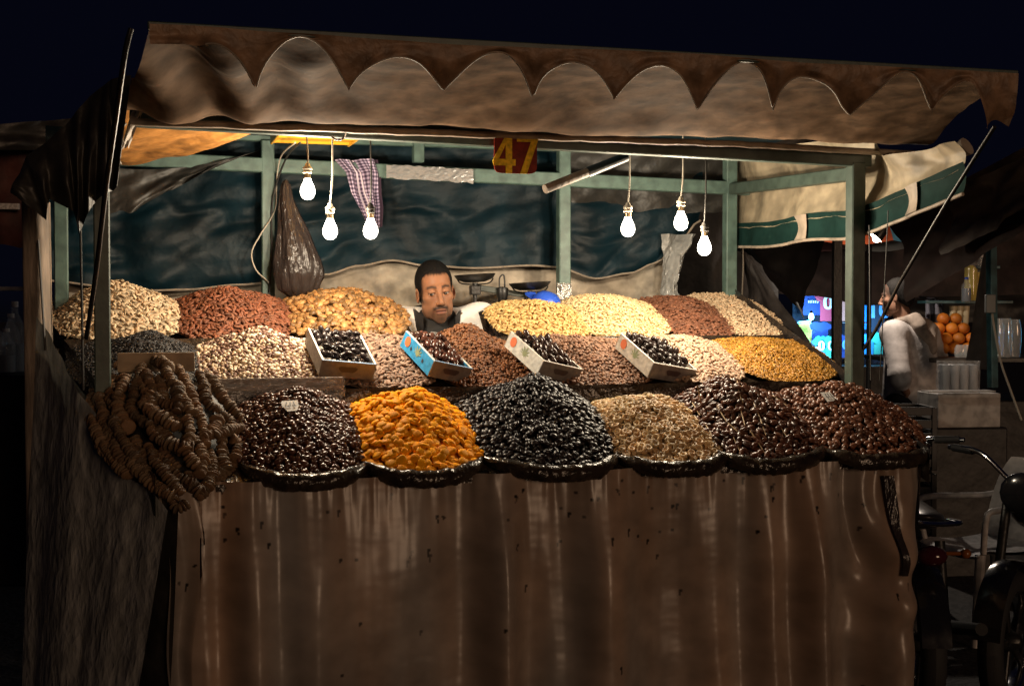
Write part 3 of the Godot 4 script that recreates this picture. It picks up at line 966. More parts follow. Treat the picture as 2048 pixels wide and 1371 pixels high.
func awning() -> void:
	var t = thing("awning", "stained beige canvas awning over the stall front with a scalloped edge", "awning", S(0.14, 2.2, 0))
	var mb := MB.new()
	mb.grid(150, 40, func(a, b):
		var u = lerpf(lerpf(-1.2, -1.13, b), lerpf(1.68, 1.41, b), a)
		var v = lerpf(0.415, -0.5, b)
		var y = lerpf(2.215, 2.305, b)
		y = 2.228 + 0.078 * smoothstep(0.1, 0.62, b)
		y -= 0.032 * exp(-pow((b - 0.12) / 0.13, 2.0)) * (0.9 + 0.1 * sin(u * 3.1))
		y -= 0.02 * sin(PI * b) 
		var w = smoothstep(-0.45, -0.9, u)                   # gathered folds at one end
		y += w * (0.035 * sin(u * 26.0 + b * 5.0) * sin(PI * b) + 0.03 * nz.get_noise_2d(u * 130, b * 60))
		y += 0.016 * nz.get_noise_2d(u * 60, v * 80) + 0.004 * sin(u * 25.2 + 3.9) * sin(PI * minf(b * 1.2, 1.0)) + 0.007 * nz.get_noise_2d(u * 200, v * 160)
		return S(u, y, v))
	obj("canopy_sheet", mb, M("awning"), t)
	# the rolled edge tied under the canopy along the beam
	var pts := []
	for i in 80:
		var u = lerpf(-1.18, 1.64, i / 79.0)
		pts.append(S(u, 2.186 + 0.004 * nz.get_noise_1d(u * 300) - 0.012 * smoothstep(0.9, 1.6, u), 0.40 + 0.004 * nz.get_noise_1d(u * 230 + 90)))
	mb = MB.new()
	mb.tube(pts, 0.012, 8)
	obj("rolled_edge", mb, M("hem"), t)
	# hanging scallops: points down, round arches between
	mb = MB.new()
	var prof = func(u):
		var x = (u + 0.616 + 0.03 * nz.get_noise_1d(u * 70.0)) / 0.249
		var f = x - floor(x)
		f = pow(f, 1.0 + 0.35 * sin(floor(x) * 2.3))
		var drop = (0.138 + 0.02 * sin(x * 3.7)) - 0.112 * pow(sin(PI * f), 0.8)
		drop *= 1.0 + 0.28 * nz.get_noise_1d(u * 55.0 + 3.0) + 0.2 * nz.get_noise_1d(u * 160.0)
		if u < -1.0: drop = lerpf(drop, 0.05, smoothstep(-1.0, -1.05, u))
		if u > 1.2: drop = lerpf(drop, 0.155 + 0.02 * sin(u * 40.0), smoothstep(1.24, 1.31, u))
		return drop
	mb.grid(300, 8, func(a, b):
		var u = lerpf(-1.135, 1.415, a)
		var x = (u + 0.616) / 0.249
		var d = prof.call(u)
		var y = 2.31 - d * b + 0.014 * nz.get_noise_1d(u * 40) 
		var v = -0.505 + 0.045 * b * b * d / 0.14 * cos(TAU * x) + 0.035 * b * nz.get_noise_2d(u * 90, b * 40) + 0.01 * b
		return S(u, y, v))
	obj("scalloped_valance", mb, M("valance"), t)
	# pale bound hem along the arches
	mb = MB.new()
	var path := []
	for i in 301:
		var u = lerpf(-1.0, 1.23, i / 300.0)
		var x = (u + 0.616) / 0.249
		path.append(S(u, 2.31 - prof.call(u) + 0.014 * nz.get_noise_1d(u * 40) + 0.001, -0.495 + 0.045 * cos(TAU * x) * prof.call(u) / 0.14 + 0.035 * nz.get_noise_2d(u * 90, 40)))
	mb.tube(path, 0.0028, 5)
	obj("bound_hem", mb, M("hem"), t)
	# front rail and the bunched, tied corner
	mb = MB.new()
	mb.bar(S(-1.14, 2.312, -0.49), S(1.42, 2.312, -0.49), 0.02, 0.02, 0.003)
	obj("front_rail", mb, M("dark green paint"), t)
	mb = MB.new()
	var cr := []
	var crr := []
	for i in 24:
		var q = i / 23.0
		cr.append(at(lerpf(1790, 1935, q), lerpf(312, 288, q) + 26.0 * sin(q * 3.0), lerpf(0.36, 0.1, q)))
		crr.append(0.024 + 0.016 * sin(q * 19.0) * sin(q * 3.1) + 0.01 * q)
	mb.tube(cr, crr, 12)
	obj("bunched_corner", mb, M("hem"), t)

func front_cloth() -> void:
	# printed with drips and dirt of its own
	var im := Image.create(512, 256, false, Image.FORMAT_RGB8)
	for y in 256:
		for x in 512:
			var a = nz.get_noise_2d(x * 0.6, y * 0.5) * 0.5 + nz.get_noise_2d(x * 2.0, y * 2.0) * 0.3
			var k = 0.9 + 0.3 * a
			var hue = nz.get_noise_2d(x * 0.55 + 900.0, y * 0.06)
			im.set_pixel(x, y, Color(k * (0.95 + 0.12 * hue), k * (0.95 - 0.03 * hue), k * (0.95 - 0.16 * hue)).clamp())
	for i in 80:
		var x0 = rg.randi_range(4, 505)
		var y0 = int(rg.randf() * 55 + 4) if i < 62 else rg.randi_range(60, 200)
		var ln = rg.randi_range(2, 6)
		var dark = rg.randf_range(0.2, 0.65)
		for k in ln:
			x0 = clampi(x0 + (rg.randi_range(-1, 1) if rg.randf() < 0.15 else 0), 2, 508)
			var xx = x0
			for w in (2 if k < 2 else 1):
				im.set_pixel(mini(xx + w, 511), mini(y0 + k, 255), im.get_pixel(mini(xx + w, 511), mini(y0 + k, 255)) * dark)
	T.cloth = ImageTexture.create_from_image(im)
	var m = M("front cloth", lin(0.34, 0.268, 0.22), 0.34, {"tex": "cloth", "uv": true, "scale": 1.0})
	m.uv1_scale = Vector3.ONE
	T.cloth_bump = T.soft
	m.heightmap_enabled = true
	m.heightmap_texture = T.soft
	m.heightmap_scale = 0.6
	var fold = func(a, b): 
		var u = lerpf(-1.12, 1.43, a)
		if a > 0.93: u -= (a - 0.93) / 0.07 * 0.07 * smoothstep(0.05, 0.4, b)
		var y = lerpf(1.085, 0.02, b)
		var k = 0.35 + 0.65 * smoothstep(0.0, 0.4, b)
		var v = 0.012 - 0.03 * smoothstep(0.0, 0.3, b)
		v += k * (0.06 * sin(u * 12.5 + 1.8 * sin(u * 5.0) + 0.5 * b) + 0.026 * sin(u * 27.0 + 2.0 + 2.0 * sin(u * 7.0) - b) + 0.02 * nz.get_noise_2d(u * 110, y * 25) + 0.004 * nz.get_noise_2d(u * 420, y * 60))
		# tied-up swags near the end
		var du = u - 1.34
		var dy = y - 0.98
		var rr = sqrt(du * du * 2.2 + dy * dy)
		v -= 0.02 * sin(rr * 36.0) * exp(-pow((rr - 0.3) / 0.2, 2.0)) * smoothstep(0.75, 1.1, u)
		# creases that fan out from where the trays press
		v += 0.012 * nz.get_noise_2d(u * 900.0, b * 60.0) * exp(-b * 9.0)
		if a < 0.05: u += 0.1 * b * (0.05 - a) / 0.05 + 0.02 * sin(b * 9.0)
		return S(u, y, v)
	var t = thing("front_cloth", "stained brown plastic cloth hanging in folds below the front trays", "cloth", S(0.15, 0, 0))
	var mb := MB.new()
	mb.grid(340, 70, fold)
	obj("hanging_sheet", mb, m, t)
	mb = MB.new()
	mb.grid(3, 30, func(s, q):
		var a = lerpf(0.935, 0.948, s) + 0.022 * q * q
		var p = fold.call(a, lerpf(0.05, 0.36, q))
		return p - V * 0.014 + V * 0.002 * sin(s * PI))
	obj("dark_strap", mb, M("bag brown"), t)
	# the end of the stall to the right, in shade
	mb = sheet(S(1.425, 1.05, 0.03), S(1.43, 1.3, 1.4), S(1.36, 0.02, 0.03), S(1.43, 0.02, 1.4), 24, 24, 0.02, 1.5, 0.3, 0, 0, 61)
	tag(obj("end_cloth", mb, m), "brown plastic cloth closing the far end of the stall beside the motorcycle", "cloth")
	# the left wing
	var a0 = S(-1.06, 1.02, -0.05)
	var pl = atd(72, 700, 4.6)
	mb = sheet(a0 + Vector3(0, 0.02, 0), Vector3(pl.x, 1.5, pl.z), S(-1.12, 0.02, 0.05), Vector3(pl.x, 0.02, pl.z), 30, 30, 0.025, 1.3, 0.2, 0, 0.05, 12)
	tag(obj("wing_cloth", mb, M("drape")), "dark cloth closing the near end of the stall behind clear plastic", "cloth")
	mb = sheet(a0 + Vector3(-0.01, 0.0, 0.03), Vector3(pl.x, 1.58, pl.z + 0.045), S(-1.25, 0.05, -0.08), Vector3(pl.x - 0.04, 0.08, pl.z + 0.08), 44, 44, 0.03, 1.6, 0.25, 0, 0.06, 33)
	tag(obj("plastic_sheet", mb, M("wing plastic")), "crinkled greyish plastic sheet hanging from the wrapped pole to the fig tray", "plastic sheet")

func tarps() -> void:
	# teal back tarp with a wavy hem
	var hem := [[90, 560], [215, 572], [300, 580], [370, 578], [480, 568], [560, 562], [650, 548], [720, 530], [785, 519], [850, 530], [950, 535], [1060, 530], [1110, 533], [1190, 556], [1260, 545], [1310, 525], [1345, 495], [1400, 440]]
	var hem_y = func(x):
		for i in hem.size() - 1:
			if x <= hem[i + 1][0]:
				return lerpf(hem[i][1], hem[i + 1][1], smoothstep(0.0, 1.0, (x - hem[i][0]) / float(hem[i + 1][0] - hem[i][0])))
		return 440.0
	var tv = 1.66
	var t = thing("back_tarp", "dark teal tarpaulin hung across the back of the stall with a wavy pale hem", "tarpaulin", S(0, 1.6, tv))
	var mb := MB.new()
	mb.grid(120, 40, func(a, b):
		var x = lerpf(90, 1400, a)
		var top = at(x, 250, tv)
		var low = at(x, hem_y.call(x), tv)
		var p = top.lerp(low, b)
		return p + V * (0.03 * nz.get_noise_2d(a * 260, b * 60) + 0.012 * nz.get_noise_2d(a * 520, b * 260) + 0.026 * pow(1.0 - absf(nz.get_noise_2d(a * 190 + 300, b * 90)) * 2.0, 3.0) + 0.007 * sin(a * 47.0 + 3.0 * sin(a * 9.0)) * (0.3 + b) + 0.05 * sin(b * 4.0 + a * 9.0) * 0.4))
	obj("tarp_sheet", mb, M("teal tarp"), t)
	mb = MB.new()
	var e := []
	for i in 100:
		var a = i / 99.0
		var x = lerpf(90, 1400, a)
		e.append(at(x, hem_y.call(x) + 1.0, tv) + V * (0.03 * nz.get_noise_2d(a * 260, 60) + 0.012 * nz.get_noise_2d(a * 520, 260) + 0.007 * sin(a * 47.0 + 3.0 * sin(a * 9.0)) * 1.3 + 0.05 * sin(4.0 + a * 9.0) * 0.4 - 0.004))
	mb.tube(e, 0.005, 6)
	obj("pale_hem", mb, M("hem"), t)
	mb = sheet(at(120, 505, 1.76), at(1345, 470, 1.76), at(120, 690, 1.76), at(1325, 690, 1.76), 80, 16, 0.035, 4.0, 0.5, 0.0, 0.0, 20)
	tag(obj("cream_tarp", mb, M("cream tarp")), "cream tarpaulin showing below the teal one behind the stallholder", "tarpaulin")
	# roof: orange at the near end, dark elsewhere
	mb = MB.new()
	mb.grid(40, 30, func(a, b):
		var u = lerpf(-1.28, -0.68, a)
		var v = lerpf(0.42, 0.5 + 1.0 * (1.0 - a * a), b)
		var y = 2.235 - 0.07 * (v - 0.45) - 0.03 * sin(PI * b) * (1.0 - a) + 0.02 * nz.get_noise_2d(a * 90, b * 90)
		return S(u, y, v))
	tag(obj("orange_roof_tarp", mb, M("orange tarp")), "orange tarpaulin sagging under the roof above the pale seeds", "tarpaulin")
	mb = MB.new()
	mb.grid(60, 20, func(a, b):
		return S(lerpf(-1.28, 1.5, a), 2.33 - 0.06 * pow(1.0 - a, 6.0) + 0.02 * nz.get_noise_2d(a * 200, b * 90) - 0.02 * b, lerpf(0.42, 1.72, b)))
	tag(obj("roof_tarp", mb, M("teal tarp")), "dark tarpaulin laid over the roof rails of the stall", "tarpaulin")
	mb = sheet(at(225, 335, 1.45), at(520, 300, 1.5), at(215, 430, 1.45), at(420, 335, 1.5), 30, 14, 0.03, 1.5, 0.8, 0.03, 0.2, 44)
	tag(obj("grey_tarp_fold", mb, M("drape")), "grey fold of tarpaulin drooping below the orange roof sheet", "tarpaulin")
	mb = sheet(at(1135, 270, 1.6), at(1640, 262, 1.6), at(1140, 400, 1.62), at(1480, 425, 1.62), 40, 14, 0.04, 2.0, 1.0, 0.02, 0.1, 71)
	tag(obj("grey_back_sheet", mb, M("drape")), "grey plastic sheet hanging over the back beam behind the wooden baton", "plastic sheet")
	# side tarp: cream above, teal border with pale patches below
	var top_y = func(v): return lerpf(2.15, 2.27, smoothstep(0.3, 0.5, v))
	var low_y = func(v): return 1.955 + 0.15 * pow(clampf((0.62 - v) / 0.95, 0, 1), 1.6) + 0.006 * sin(v * 9.0)
	var ripple = func(v, b): return 0.02 * nz.get_noise_2d(v * 120, b * 60 + 9) + 0.022 * sin(v * 17.0 + b * 2.0) * (1.0 - b) + 0.03 * sin(b * PI)
	var tn = thing("side_tarp", "cream side tarpaulin with a teal border hung between the right hand posts", "tarpaulin", S(RIGHT, 1.9, 0.6))
	mb = MB.new()
	mb.grid(70, 18, func(a, b):
		var v = lerpf(-0.14, 1.68, a)
		return S(RIGHT + 0.045 + ripple.call(v, b), lerpf(top_y.call(v), low_y.call(v), b) + 0.012 * nz.get_noise_1d(v * 200) * b, v))
	obj("cream_sheet", mb, M("side tarp"), tn)
	mb = MB.new()
	mb.grid(70, 6, func(a, b):
		var v = lerpf(-0.17, 1.68, a)
		return S(RIGHT + 0.04 + ripple.call(v, 1.0) + 0.012 * sin(b * PI), low_y.call(v) + 0.02 - 0.105 * b, v))
	obj("teal_border", mb, M("teal border"), tn)
	mb = MB.new()
	var hp := []
	for i in 50:
		var v = lerpf(-0.17, 1.68, i / 49.0)
		hp.append(S(RIGHT + 0.04 + ripple.call(v, 1.0), low_y.call(v) - 0.087, v))
	mb.tube(hp, 0.007, 6)
	obj("pale_hem", mb, M("hem"), tn)
	for pv in [[0.13, 0.045], [0.93, 0.05]]:
		mb = MB.new()
		mb.grid(6, 6, func(a, b):
			var v = pv[0] + pv[1] * (a - 0.5) * 2.0 * (1.0 - 0.3 * sin(b * 3.0))
			return S(RIGHT + 0.03 + ripple.call(v, 1.0) + 0.012 * sin(b * PI), low_y.call(v) + 0.018 - 0.10 * b, v))
		obj("pale_patch", mb, M("hem"), tn)
	# dark drape over the near left corner of the roof
	var tl = thing("corner_drape", "dark cloth drape hanging over the left corner of the roof in ragged folds", "cloth", at(130, 440, 0.3))
	var topd := [[262, 150], [222, 158], [205, 172], [180, 190], [150, 225], [130, 250], [90, 285], [52, 310], [36, 350]]
	var lowd := [[234, 376], [222, 384], [190, 402], [168, 445], [158, 470], [148, 425], [100, 398], [92, 440], [20, 385]]
	mb = MB.new()
	mb.grid(96, 24, func(a, b):
		var f = a * 7.999
		var i = int(f)
		f = smoothstep(0.0, 1.0, f - i) * 0.5 + (f - i) * 0.5
		var vv = lerpf(0.2, 0.45, a)
		var p = at(lerpf(topd[i][0], topd[i + 1][0], f), lerpf(topd[i][1], topd[i + 1][1], f), vv)
		var q = at(lerpf(lowd[i][0], lowd[i + 1][0], f), lerpf(lowd[i][1], lowd[i + 1][1], f), vv)
		return p.lerp(q, b) + (-V) * (0.03 * sin(a * 40.0 + b) * b + 0.05 * sin(b * 2.6) + 0.02 * nz.get_noise_2d(a * 200, b * 60)))
	obj("drape_sheet", mb, M("drape"), tl)
	mb = sheet(at(268, 205, 0.42), at(292, 205, 0.42), at(240, 300, 0.42), at(258, 292, 0.42), 6, 12, 0.02, 1.0, 1.0, 0, 0.1, 3)
	obj("torn_strip", mb, M("hem"), tl)
	mb = MB.new()
	mb.tube(smooth_path([at(250, 245, 0.4), at(236, 270, 0.4), at(246, 288, 0.4), at(232, 310, 0.4), at(240, 328, 0.42)]), 0.006, 6)
	obj("tied_string", mb, M("hem"), tl)

func bulb(x: float, y: float, cord_x: float, cord_y: float, dark: bool, label: String) -> void:
	var c = at(x, y, 0.68)
	var t = thing("light_bulb", label, "light bulb", c, "bare bulbs hanging from the front beam")
	var bs = Transform3D(Basis().scaled(Vector3(0.87, 0.87, 0.87)), c)
	var mb := MB.new()
	mb.lathe([Vector2(0.001, -0.033), Vector2(0.012, -0.031), Vector2(0.022, -0.024), Vector2(0.0285, -0.012), Vector2(0.0305, 0.0), Vector2(0.029, 0.012), Vector2(0.024, 0.026), Vector2(0.018, 0.038), Vector2(0.0145, 0.048), Vector2(0.013, 0.054)], bs, 20)
	obj("glass_bulb", mb, M("bulb"), t)
	mb = MB.new()
	mb.lathe([Vector2(0.0135, 0.052), Vector2(0.014, 0.058), Vector2(0.0125, 0.06), Vector2(0.0135, 0.064), Vector2(0.0135, 0.078), Vector2(0.001, 0.079)], bs, 16)
	obj("bulb_cap", mb, M("brass"), t)
	mb = MB.new()
	mb.lathe([Vector2(0.015, 0.072), Vector2(0.0185, 0.073), Vector2(0.0185, 0.08), Vector2(0.0165, 0.082), Vector2(0.0165, 0.086), Vector2(0.0195, 0.088), Vector2(0.0195, 0.096), Vector2(0.013, 0.1), Vector2(0.008, 0.112), Vector2(0.003, 0.116)], bs, 16)
	obj("socket", mb, M("cord black" if dark else "socket"), t)
	mb = MB.new()
	var top = at(cord_x, minf(cord_y, 275.0) - 25.0, 0.68)
	mb.tube(smooth_path([c + Vector3(0, 0.098, 0), c.lerp(top, 0.5) + Vector3(0.004, 0, 0), top], 6), 0.0032, 6)
	obj("cord", mb, M("cord black" if dark else "cord white"), t)
	var l := OmniLight3D.new()
	l.name = "lamp"
	l.light_color = Color(1.0, 0.92, 0.8)
	l.light_energy = LAMP
	l.light_size = 0.028
	l.omni_range = 12.0
	l.omni_attenuation = 2.0
	l.shadow_enabled = true
	t.add_child(l)

# a thin plate with a rounded outline
func plate(mb: MB, o: Vector3, x: Vector3, y: Vector3, n: Vector3, thick: float, shape, segs := 24) -> void:
	var ring := []
	for i in segs:
		var q: Vector2 = shape.call(TAU * i / segs)
		ring.append(o + x * q.x + y * q.y)
	for i in segs:
		var a = ring[i]
		var b = ring[(i + 1) % segs]
		mb.tri3(o + n * thick / 2, a + n * thick / 2, b + n * thick / 2, n)
		mb.tri3(o - n * thick / 2, a - n * thick / 2, b - n * thick / 2, -n)
		mb.face(a + n * thick / 2, b + n * thick / 2, b - n * thick / 2, a - n * thick / 2, (a + b) / 2 - o)

func hung_things() -> void:
	bulb(615, 383, 612, 290, false, "bare lit bulb hanging highest, nearest the left stall post")
	bulb(660, 463, 664, 262, false, "bare lit bulb on a long pale cord beside the checked scarf")
	bulb(741, 462, 739, 250, true, "bare lit bulb on a black cord in front of the checked scarf")
	bulb(1256, 458, 1259, 318, false, "bare lit bulb hanging under the end of the wooden baton")
	bulb(1362, 446, 1366, 318, false, "bare lit bulb on a pale cord in the middle of the right hand three")
	bulb(1409, 496, 1411, 320, true, "bare lit bulb hanging lowest, beside the right back post")
	# number board
	var c = at(1031, 308, FRONT - 0.05)
	var t = thing("number_sign", "dark red number board with yellow 47 hanging from the front beam", "sign", c)
	var mb := MB.new()
	plate(mb, c, U * 0.076, Vector3.UP * 0.066, -V, 0.006, func(a): return Vector2(signf(cos(a)) * pow(absf(cos(a)), 0.28), signf(sin(a)) * pow(absf(sin(a)), 0.28)), 48)
	obj("board", mb, M("sign red", lin(0.24, 0.022, 0.007), 0.5, {"spec": 0.25, "back": Color(0.3, 0.08, 0.04), "tex": "faint", "scale": 6.0}), t)
	var tm := TextMesh.new()
	var f := SystemFont.new()
	f.font_names = PackedStringArray(["Droid Sans"])
	f.font_weight = 700
	tm.font = f
	tm.font_size = 64
	tm.pixel_size = 0.00165
	tm.depth = 0.003
	tm.text = "47"
	var d := MeshInstance3D.new()
	d.name = "digits"
	d.mesh = tm
	d.material_override = M("sign yellow", lin(1.0, 0.66, 0.04), 0.6, {"spec": 0.2, "back": Color(0.4, 0.25, 0.04), "tex": "faint", "scale": 9.0})
	d.transform = Transform3D(Basis(U * 1.42, Vector3.UP * 1.72, -V), -V * 0.005 + Vector3(0, -0.004, 0))
	t.add_child(d)
	# wooden baton hung from the beam
	t = thing("baton", "wooden baton with a black grip hanging at a slant from the front beam", "baton", at(1170, 350, 0.55))
	mb = MB.new()
	mb.tube([at(1090, 378, 0.50), at(1130, 362, 0.52), at(1176, 344, 0.55)], 0.0165, 12)
	obj("wooden_end", mb, M("wood pole"), t)
	mb = MB.new()
	mb.tube([at(1174, 344.8, 0.55), at(1210, 331, 0.57), at(1252, 314, 0.6)], 0.0185, 12)
	obj("black_grip", mb, M("black metal"), t)
	# checked scarf over the back beam
	var im := Image.create(128, 128, false, Image.FORMAT_RGB8)
	for y in 128:
		for x in 128:
			var on = (int(x / 4.0) % 2 + int(y / 4.0) % 2) / 2.0
			var k = Color(0.78, 0.72, 0.82).lerp(Color(0.2, 0.15, 0.24), on * 0.95 + 0.02)
			if (x > 30 and x < 35) or (x > 41 and x < 46): k = Color(0.85, 0.8, 0.85)
			if x > 92 and x < 104: k = Color(0.2, 0.13, 0.2)
			im.set_pixel(x, y, k)
	T.check = ImageTexture.create_from_image(im)
	mb = MB.new()
	var pl := [[668, 320, 757, 318], [690, 345, 764, 345], [700, 385, 763, 385], [715, 415, 764, 415], [735, 452, 760, 455]]
	mb.grid(26, 40, func(a, b):
		var q = b * 3.999
		var i = int(q)
		q -= i
		var x = lerpf(lerpf(pl[i][0], pl[i + 1][0], q), lerpf(pl[i][2], pl[i + 1][2], q), a)
		var y = lerpf(lerpf(pl[i][1], pl[i + 1][1], q), lerpf(pl[i][3], pl[i + 1][3], q), a)
		return at(x, y, 1.485) - V * (0.028 * sin(a * 11.0 + b * 3.0) + 0.012 * sin(a * 25.0 - b * 4.0) + 0.01))
	tag(obj("checked_scarf", mb, M("check cloth", Color.WHITE, 0.85, {"tex": "check", "uv": true, "scale": Vector3(0.8, 1.2, 1)})), "purple and white checked scarf draped over the back beam", "scarf")
	# silver tape round the beam
	mb = MB.new()
	mb.grid(40, 10, func(a, b):
		var x = lerpf(772, 946, a)
		return at(x, lerpf(329, 356, b) + (x - 772) * 0.058 + 3.0 * nz.get_noise_2d(a * 300, b * 30), 1.497) - V * (0.004 + 0.006 * absf(nz.get_noise_2d(a * 400, b * 200))))
	tag(obj("tape_wrap", mb, M("tape")), "silvery strip of tape stuck along the back beam", "tape")
	# foil on the middle back post
	mb = MB.new()
	mb.grid(16, 20, func(a, b):
		var w = lerpf(-0.033, 0.033, a)
		var p = at(1128, lerpf(566, 614, b), BACK - 0.033)
		return p + U * w - V * (0.006 * sin(a * PI) + 0.012 * absf(nz.get_noise_2d(a * 220, b * 220))) + Vector3(0, 0.008 * nz.get_noise_1d(a * 300) * (1 - b), 0))
	tag(obj("foil_wrap", mb, M("foil")), "crumpled foil wrapped round the middle back post", "foil")
	# knotted plastic bags
	t = thing("plastic_bag", "translucent brown plastic bag hanging full against the back post", "bag", at(595, 590, 1.42))
	mb = MB.new()
	var prof := [Vector2(0.006, 0.46), Vector2(0.02, 0.44), Vector2(0.032, 0.38), Vector2(0.052, 0.3), Vector2(0.075, 0.22), Vector2(0.094, 0.14), Vector2(0.096, 0.08), Vector2(0.078, 0.02), Vector2(0.03, -0.015), Vector2(0.002, -0.02)]
	var bo = at(598, 590, 1.40)
	mb.grid(60, 40, func(a, b):
		var q = b * 8.999
		var i = int(q)
		q -= i
		var r = lerpf(prof[i].x, prof[i + 1].x, q)
		var y = lerpf(prof[i].y, prof[i + 1].y, q)
		var an = a * TAU
		var wr = Vector2(cos(an), sin(an))
		var pl2 = 1.05 - 0.16 * pow(absf(sin(an * 6.0 + 2.5 * sin(an * 2.0) + 0.6 * b)), 0.5) * (1.0 - 0.6 * b) - 0.08 * absf(sin(an * 11.0 - b * 4.0)) + 0.3 * nz.get_noise_3d(wr.x * 60, wr.y * 60, b * 70) + 0.12 * nz.get_noise_3d(wr.x * 160, wr.y * 160, b * 60)
		return bo + U * (r * pl2 * cos(an) - 0.05 * smoothstep(0.1, 0.44, y)) + V * r * pl2 * 0.8 * sin(an) + Vector3(0, y, 0))
	obj("bag_film", mb, M("bag brown"), t)
	mb = MB.new()
	mb.grid(30, 30, func(a, b):
		var p = at(lerpf(1322, 1392, a) - 30.0 * sin(b * 2.0) * a, lerpf(468, 598, b), 1.56)
		return p - V * (0.05 * nz.get_noise_2d(a * 120, b * 90) + 0.03 * sin(a * 9.0 + b * 3.0)))
	tag(obj("clear_bag", mb, M("bag clear")), "clear plastic bag hanging at the right end of the cream tarpaulin", "bag")
	# yellow crate lying on the roof rails
	t = thing("yellow_crate", "yellow plastic crate lying on the roof rails above the bulbs", "crate", at(645, 290, 0.95))
	var cc = uv_of(at(650, 295, 0.95))
	mb = MB.new()
	mb.box(S(cc.x, 2.262, 1.0), U * 0.15, Vector3.UP * 0.006, V * 0.36, 0.003)
	obj("crate_floor", mb, M("crate yellow", lin(0.7, 0.36, 0.015), 0.4), t)
	for i in 5:
		mb = MB.new()
		mb.box(S(cc.x, 2.253, 0.68 + i * 0.16), U * 0.15, Vector3.UP * 0.006, V * 0.008, 0.002)
		obj("rib", mb, M("crate yellow"), t)
	for s in [-1, 1]:
		mb = MB.new()
		mb.box(S(cc.x + s * 0.153, 2.29, 1.0), U * 0.005, Vector3.UP * 0.045, V * 0.365, 0.002)
		obj("crate_side", mb, M("crate yellow"), t)
	# cables
	tag(obj("power_cable", rope(smooth_path([at(590, 285, 1.0), at(562, 312, 1.38), at(553, 360, 1.48), at(549, 420, 1.49), at(520, 470, 1.49), at(503, 505, 1.49), at(512, 540, 1.49), at(540, 570, 1.49), at(530, 600, 1.49)]), 0.003), M("cord white")), "thin pale cable looping down the left back post", "cable")
	tag(obj("power_cable", rope(smooth_path([at(600, 285, 1.0), at(570, 320, 1.4), at(545, 400, 1.487), at(543, 500, 1.487), at(538, 590, 1.487)]), 0.0042), M("cord black")), "black cable running straight down the left back post", "cable")
	tag(obj("hook", rope(smooth_path([at(690, 258, 0.41), at(691, 268, 0.41), at(685, 277, 0.4), at(672, 279, 0.4), at(664, 272, 0.4)]), 0.004), M("chrome")), "bent wire hook on the front beam above the long cord", "hook")
	# awning struts and ropes
	tag(obj("strut", rope([at(1990, 253, -0.45), at(1900, 395, -0.2), at(1800, 565, 0.15), at(1775, 615, 0.27), at(1752, 660, 0.36), at(1728, 697, 0.42)], 0.0068), M("black metal")), "black strut bracing the right awning corner against the front post", "strut")
	tag(obj("strut", rope(smooth_path([at(262, 57, -0.48), at(250, 105, -0.46), at(232, 230, -0.3), at(212, 370, -0.1), at(192, 540, 0.15), at(172, 676, 0.4)]), 0.0075), M("black metal")), "thin bent black strut bracing the left awning corner", "strut")
	tag(obj("string", rope(curve(at(76, 480, 0.75), at(90, 700, 0.7), 0.0), 0.004), M("cord black")), "dark string tied round the wrapped pole at the left wing", "string")
	tag(obj("string", rope(curve(at(160, 430, 0.4), at(166, 780, 0.4), 0.0), 0.004), M("cord black")), "dark string hanging straight beside the left front post", "string")
	tag(obj("string", rope(curve(at(1739, 450, 0.3), at(1742, 760, 0.3), 0.0), 0.0025), M("cord black")), "black string hanging close beside the right front post", "string")
	tag(obj("string", rope(curve(at(1777, 420, 0.2), at(1760, 760, 0.3), 0.01), 0.002), M("cord black")), "fine black string hanging in front of the hooded man", "string")
	# wrapped pole at the left wing
	t = thing("wrapped_pole", "thick pole wrapped in stained beige cloth at the left end of the stall", "pole", Vector3(atd(72, 700, 4.6).x, 0, atd(72, 700, 4.6).z))
	mb = MB.new()
	var w0 = t.position
	mb.grid(28, 50, func(a, b):
		var an = a * TAU
		var r = 0.046 + 0.004 * nz.get_noise_2d(a * 200, b * 120) + 0.003 * sin(an * 5.0 + b * 4.0)
		return w0 + Vector3(cos(an) * r + 0.01 * sin(b * 3), lerpf(1.96, 0.0, b), -sin(an) * r))
	obj("cloth_wrap", mb, M("wood pole"), t)
	mb = MB.new()
	mb.tube([w0 + Vector3(0, 2.02, 0), w0], 0.03, 10)
	obj("pole_core", mb, M("dark green paint"), t)

# ---------------------------------------------------------------- goods
const FR := -0.015     # front rim

func tones(r: float, g: float, b: float, spread := 0.25, n := 5, warm := 0.1) -> Array:
	var out := []
	for i in n:
		var k = 1.0 + spread * (2.0 * i / (n - 1) - 1.0)
		out.append(Color(r * k, g * k * (1.0 - warm * (i % 2)), b * k * (1.0 - 1.6 * warm * (i % 2))))
	return out

const FRONT_ROW := {"p": 2.5, "e": 0.36}

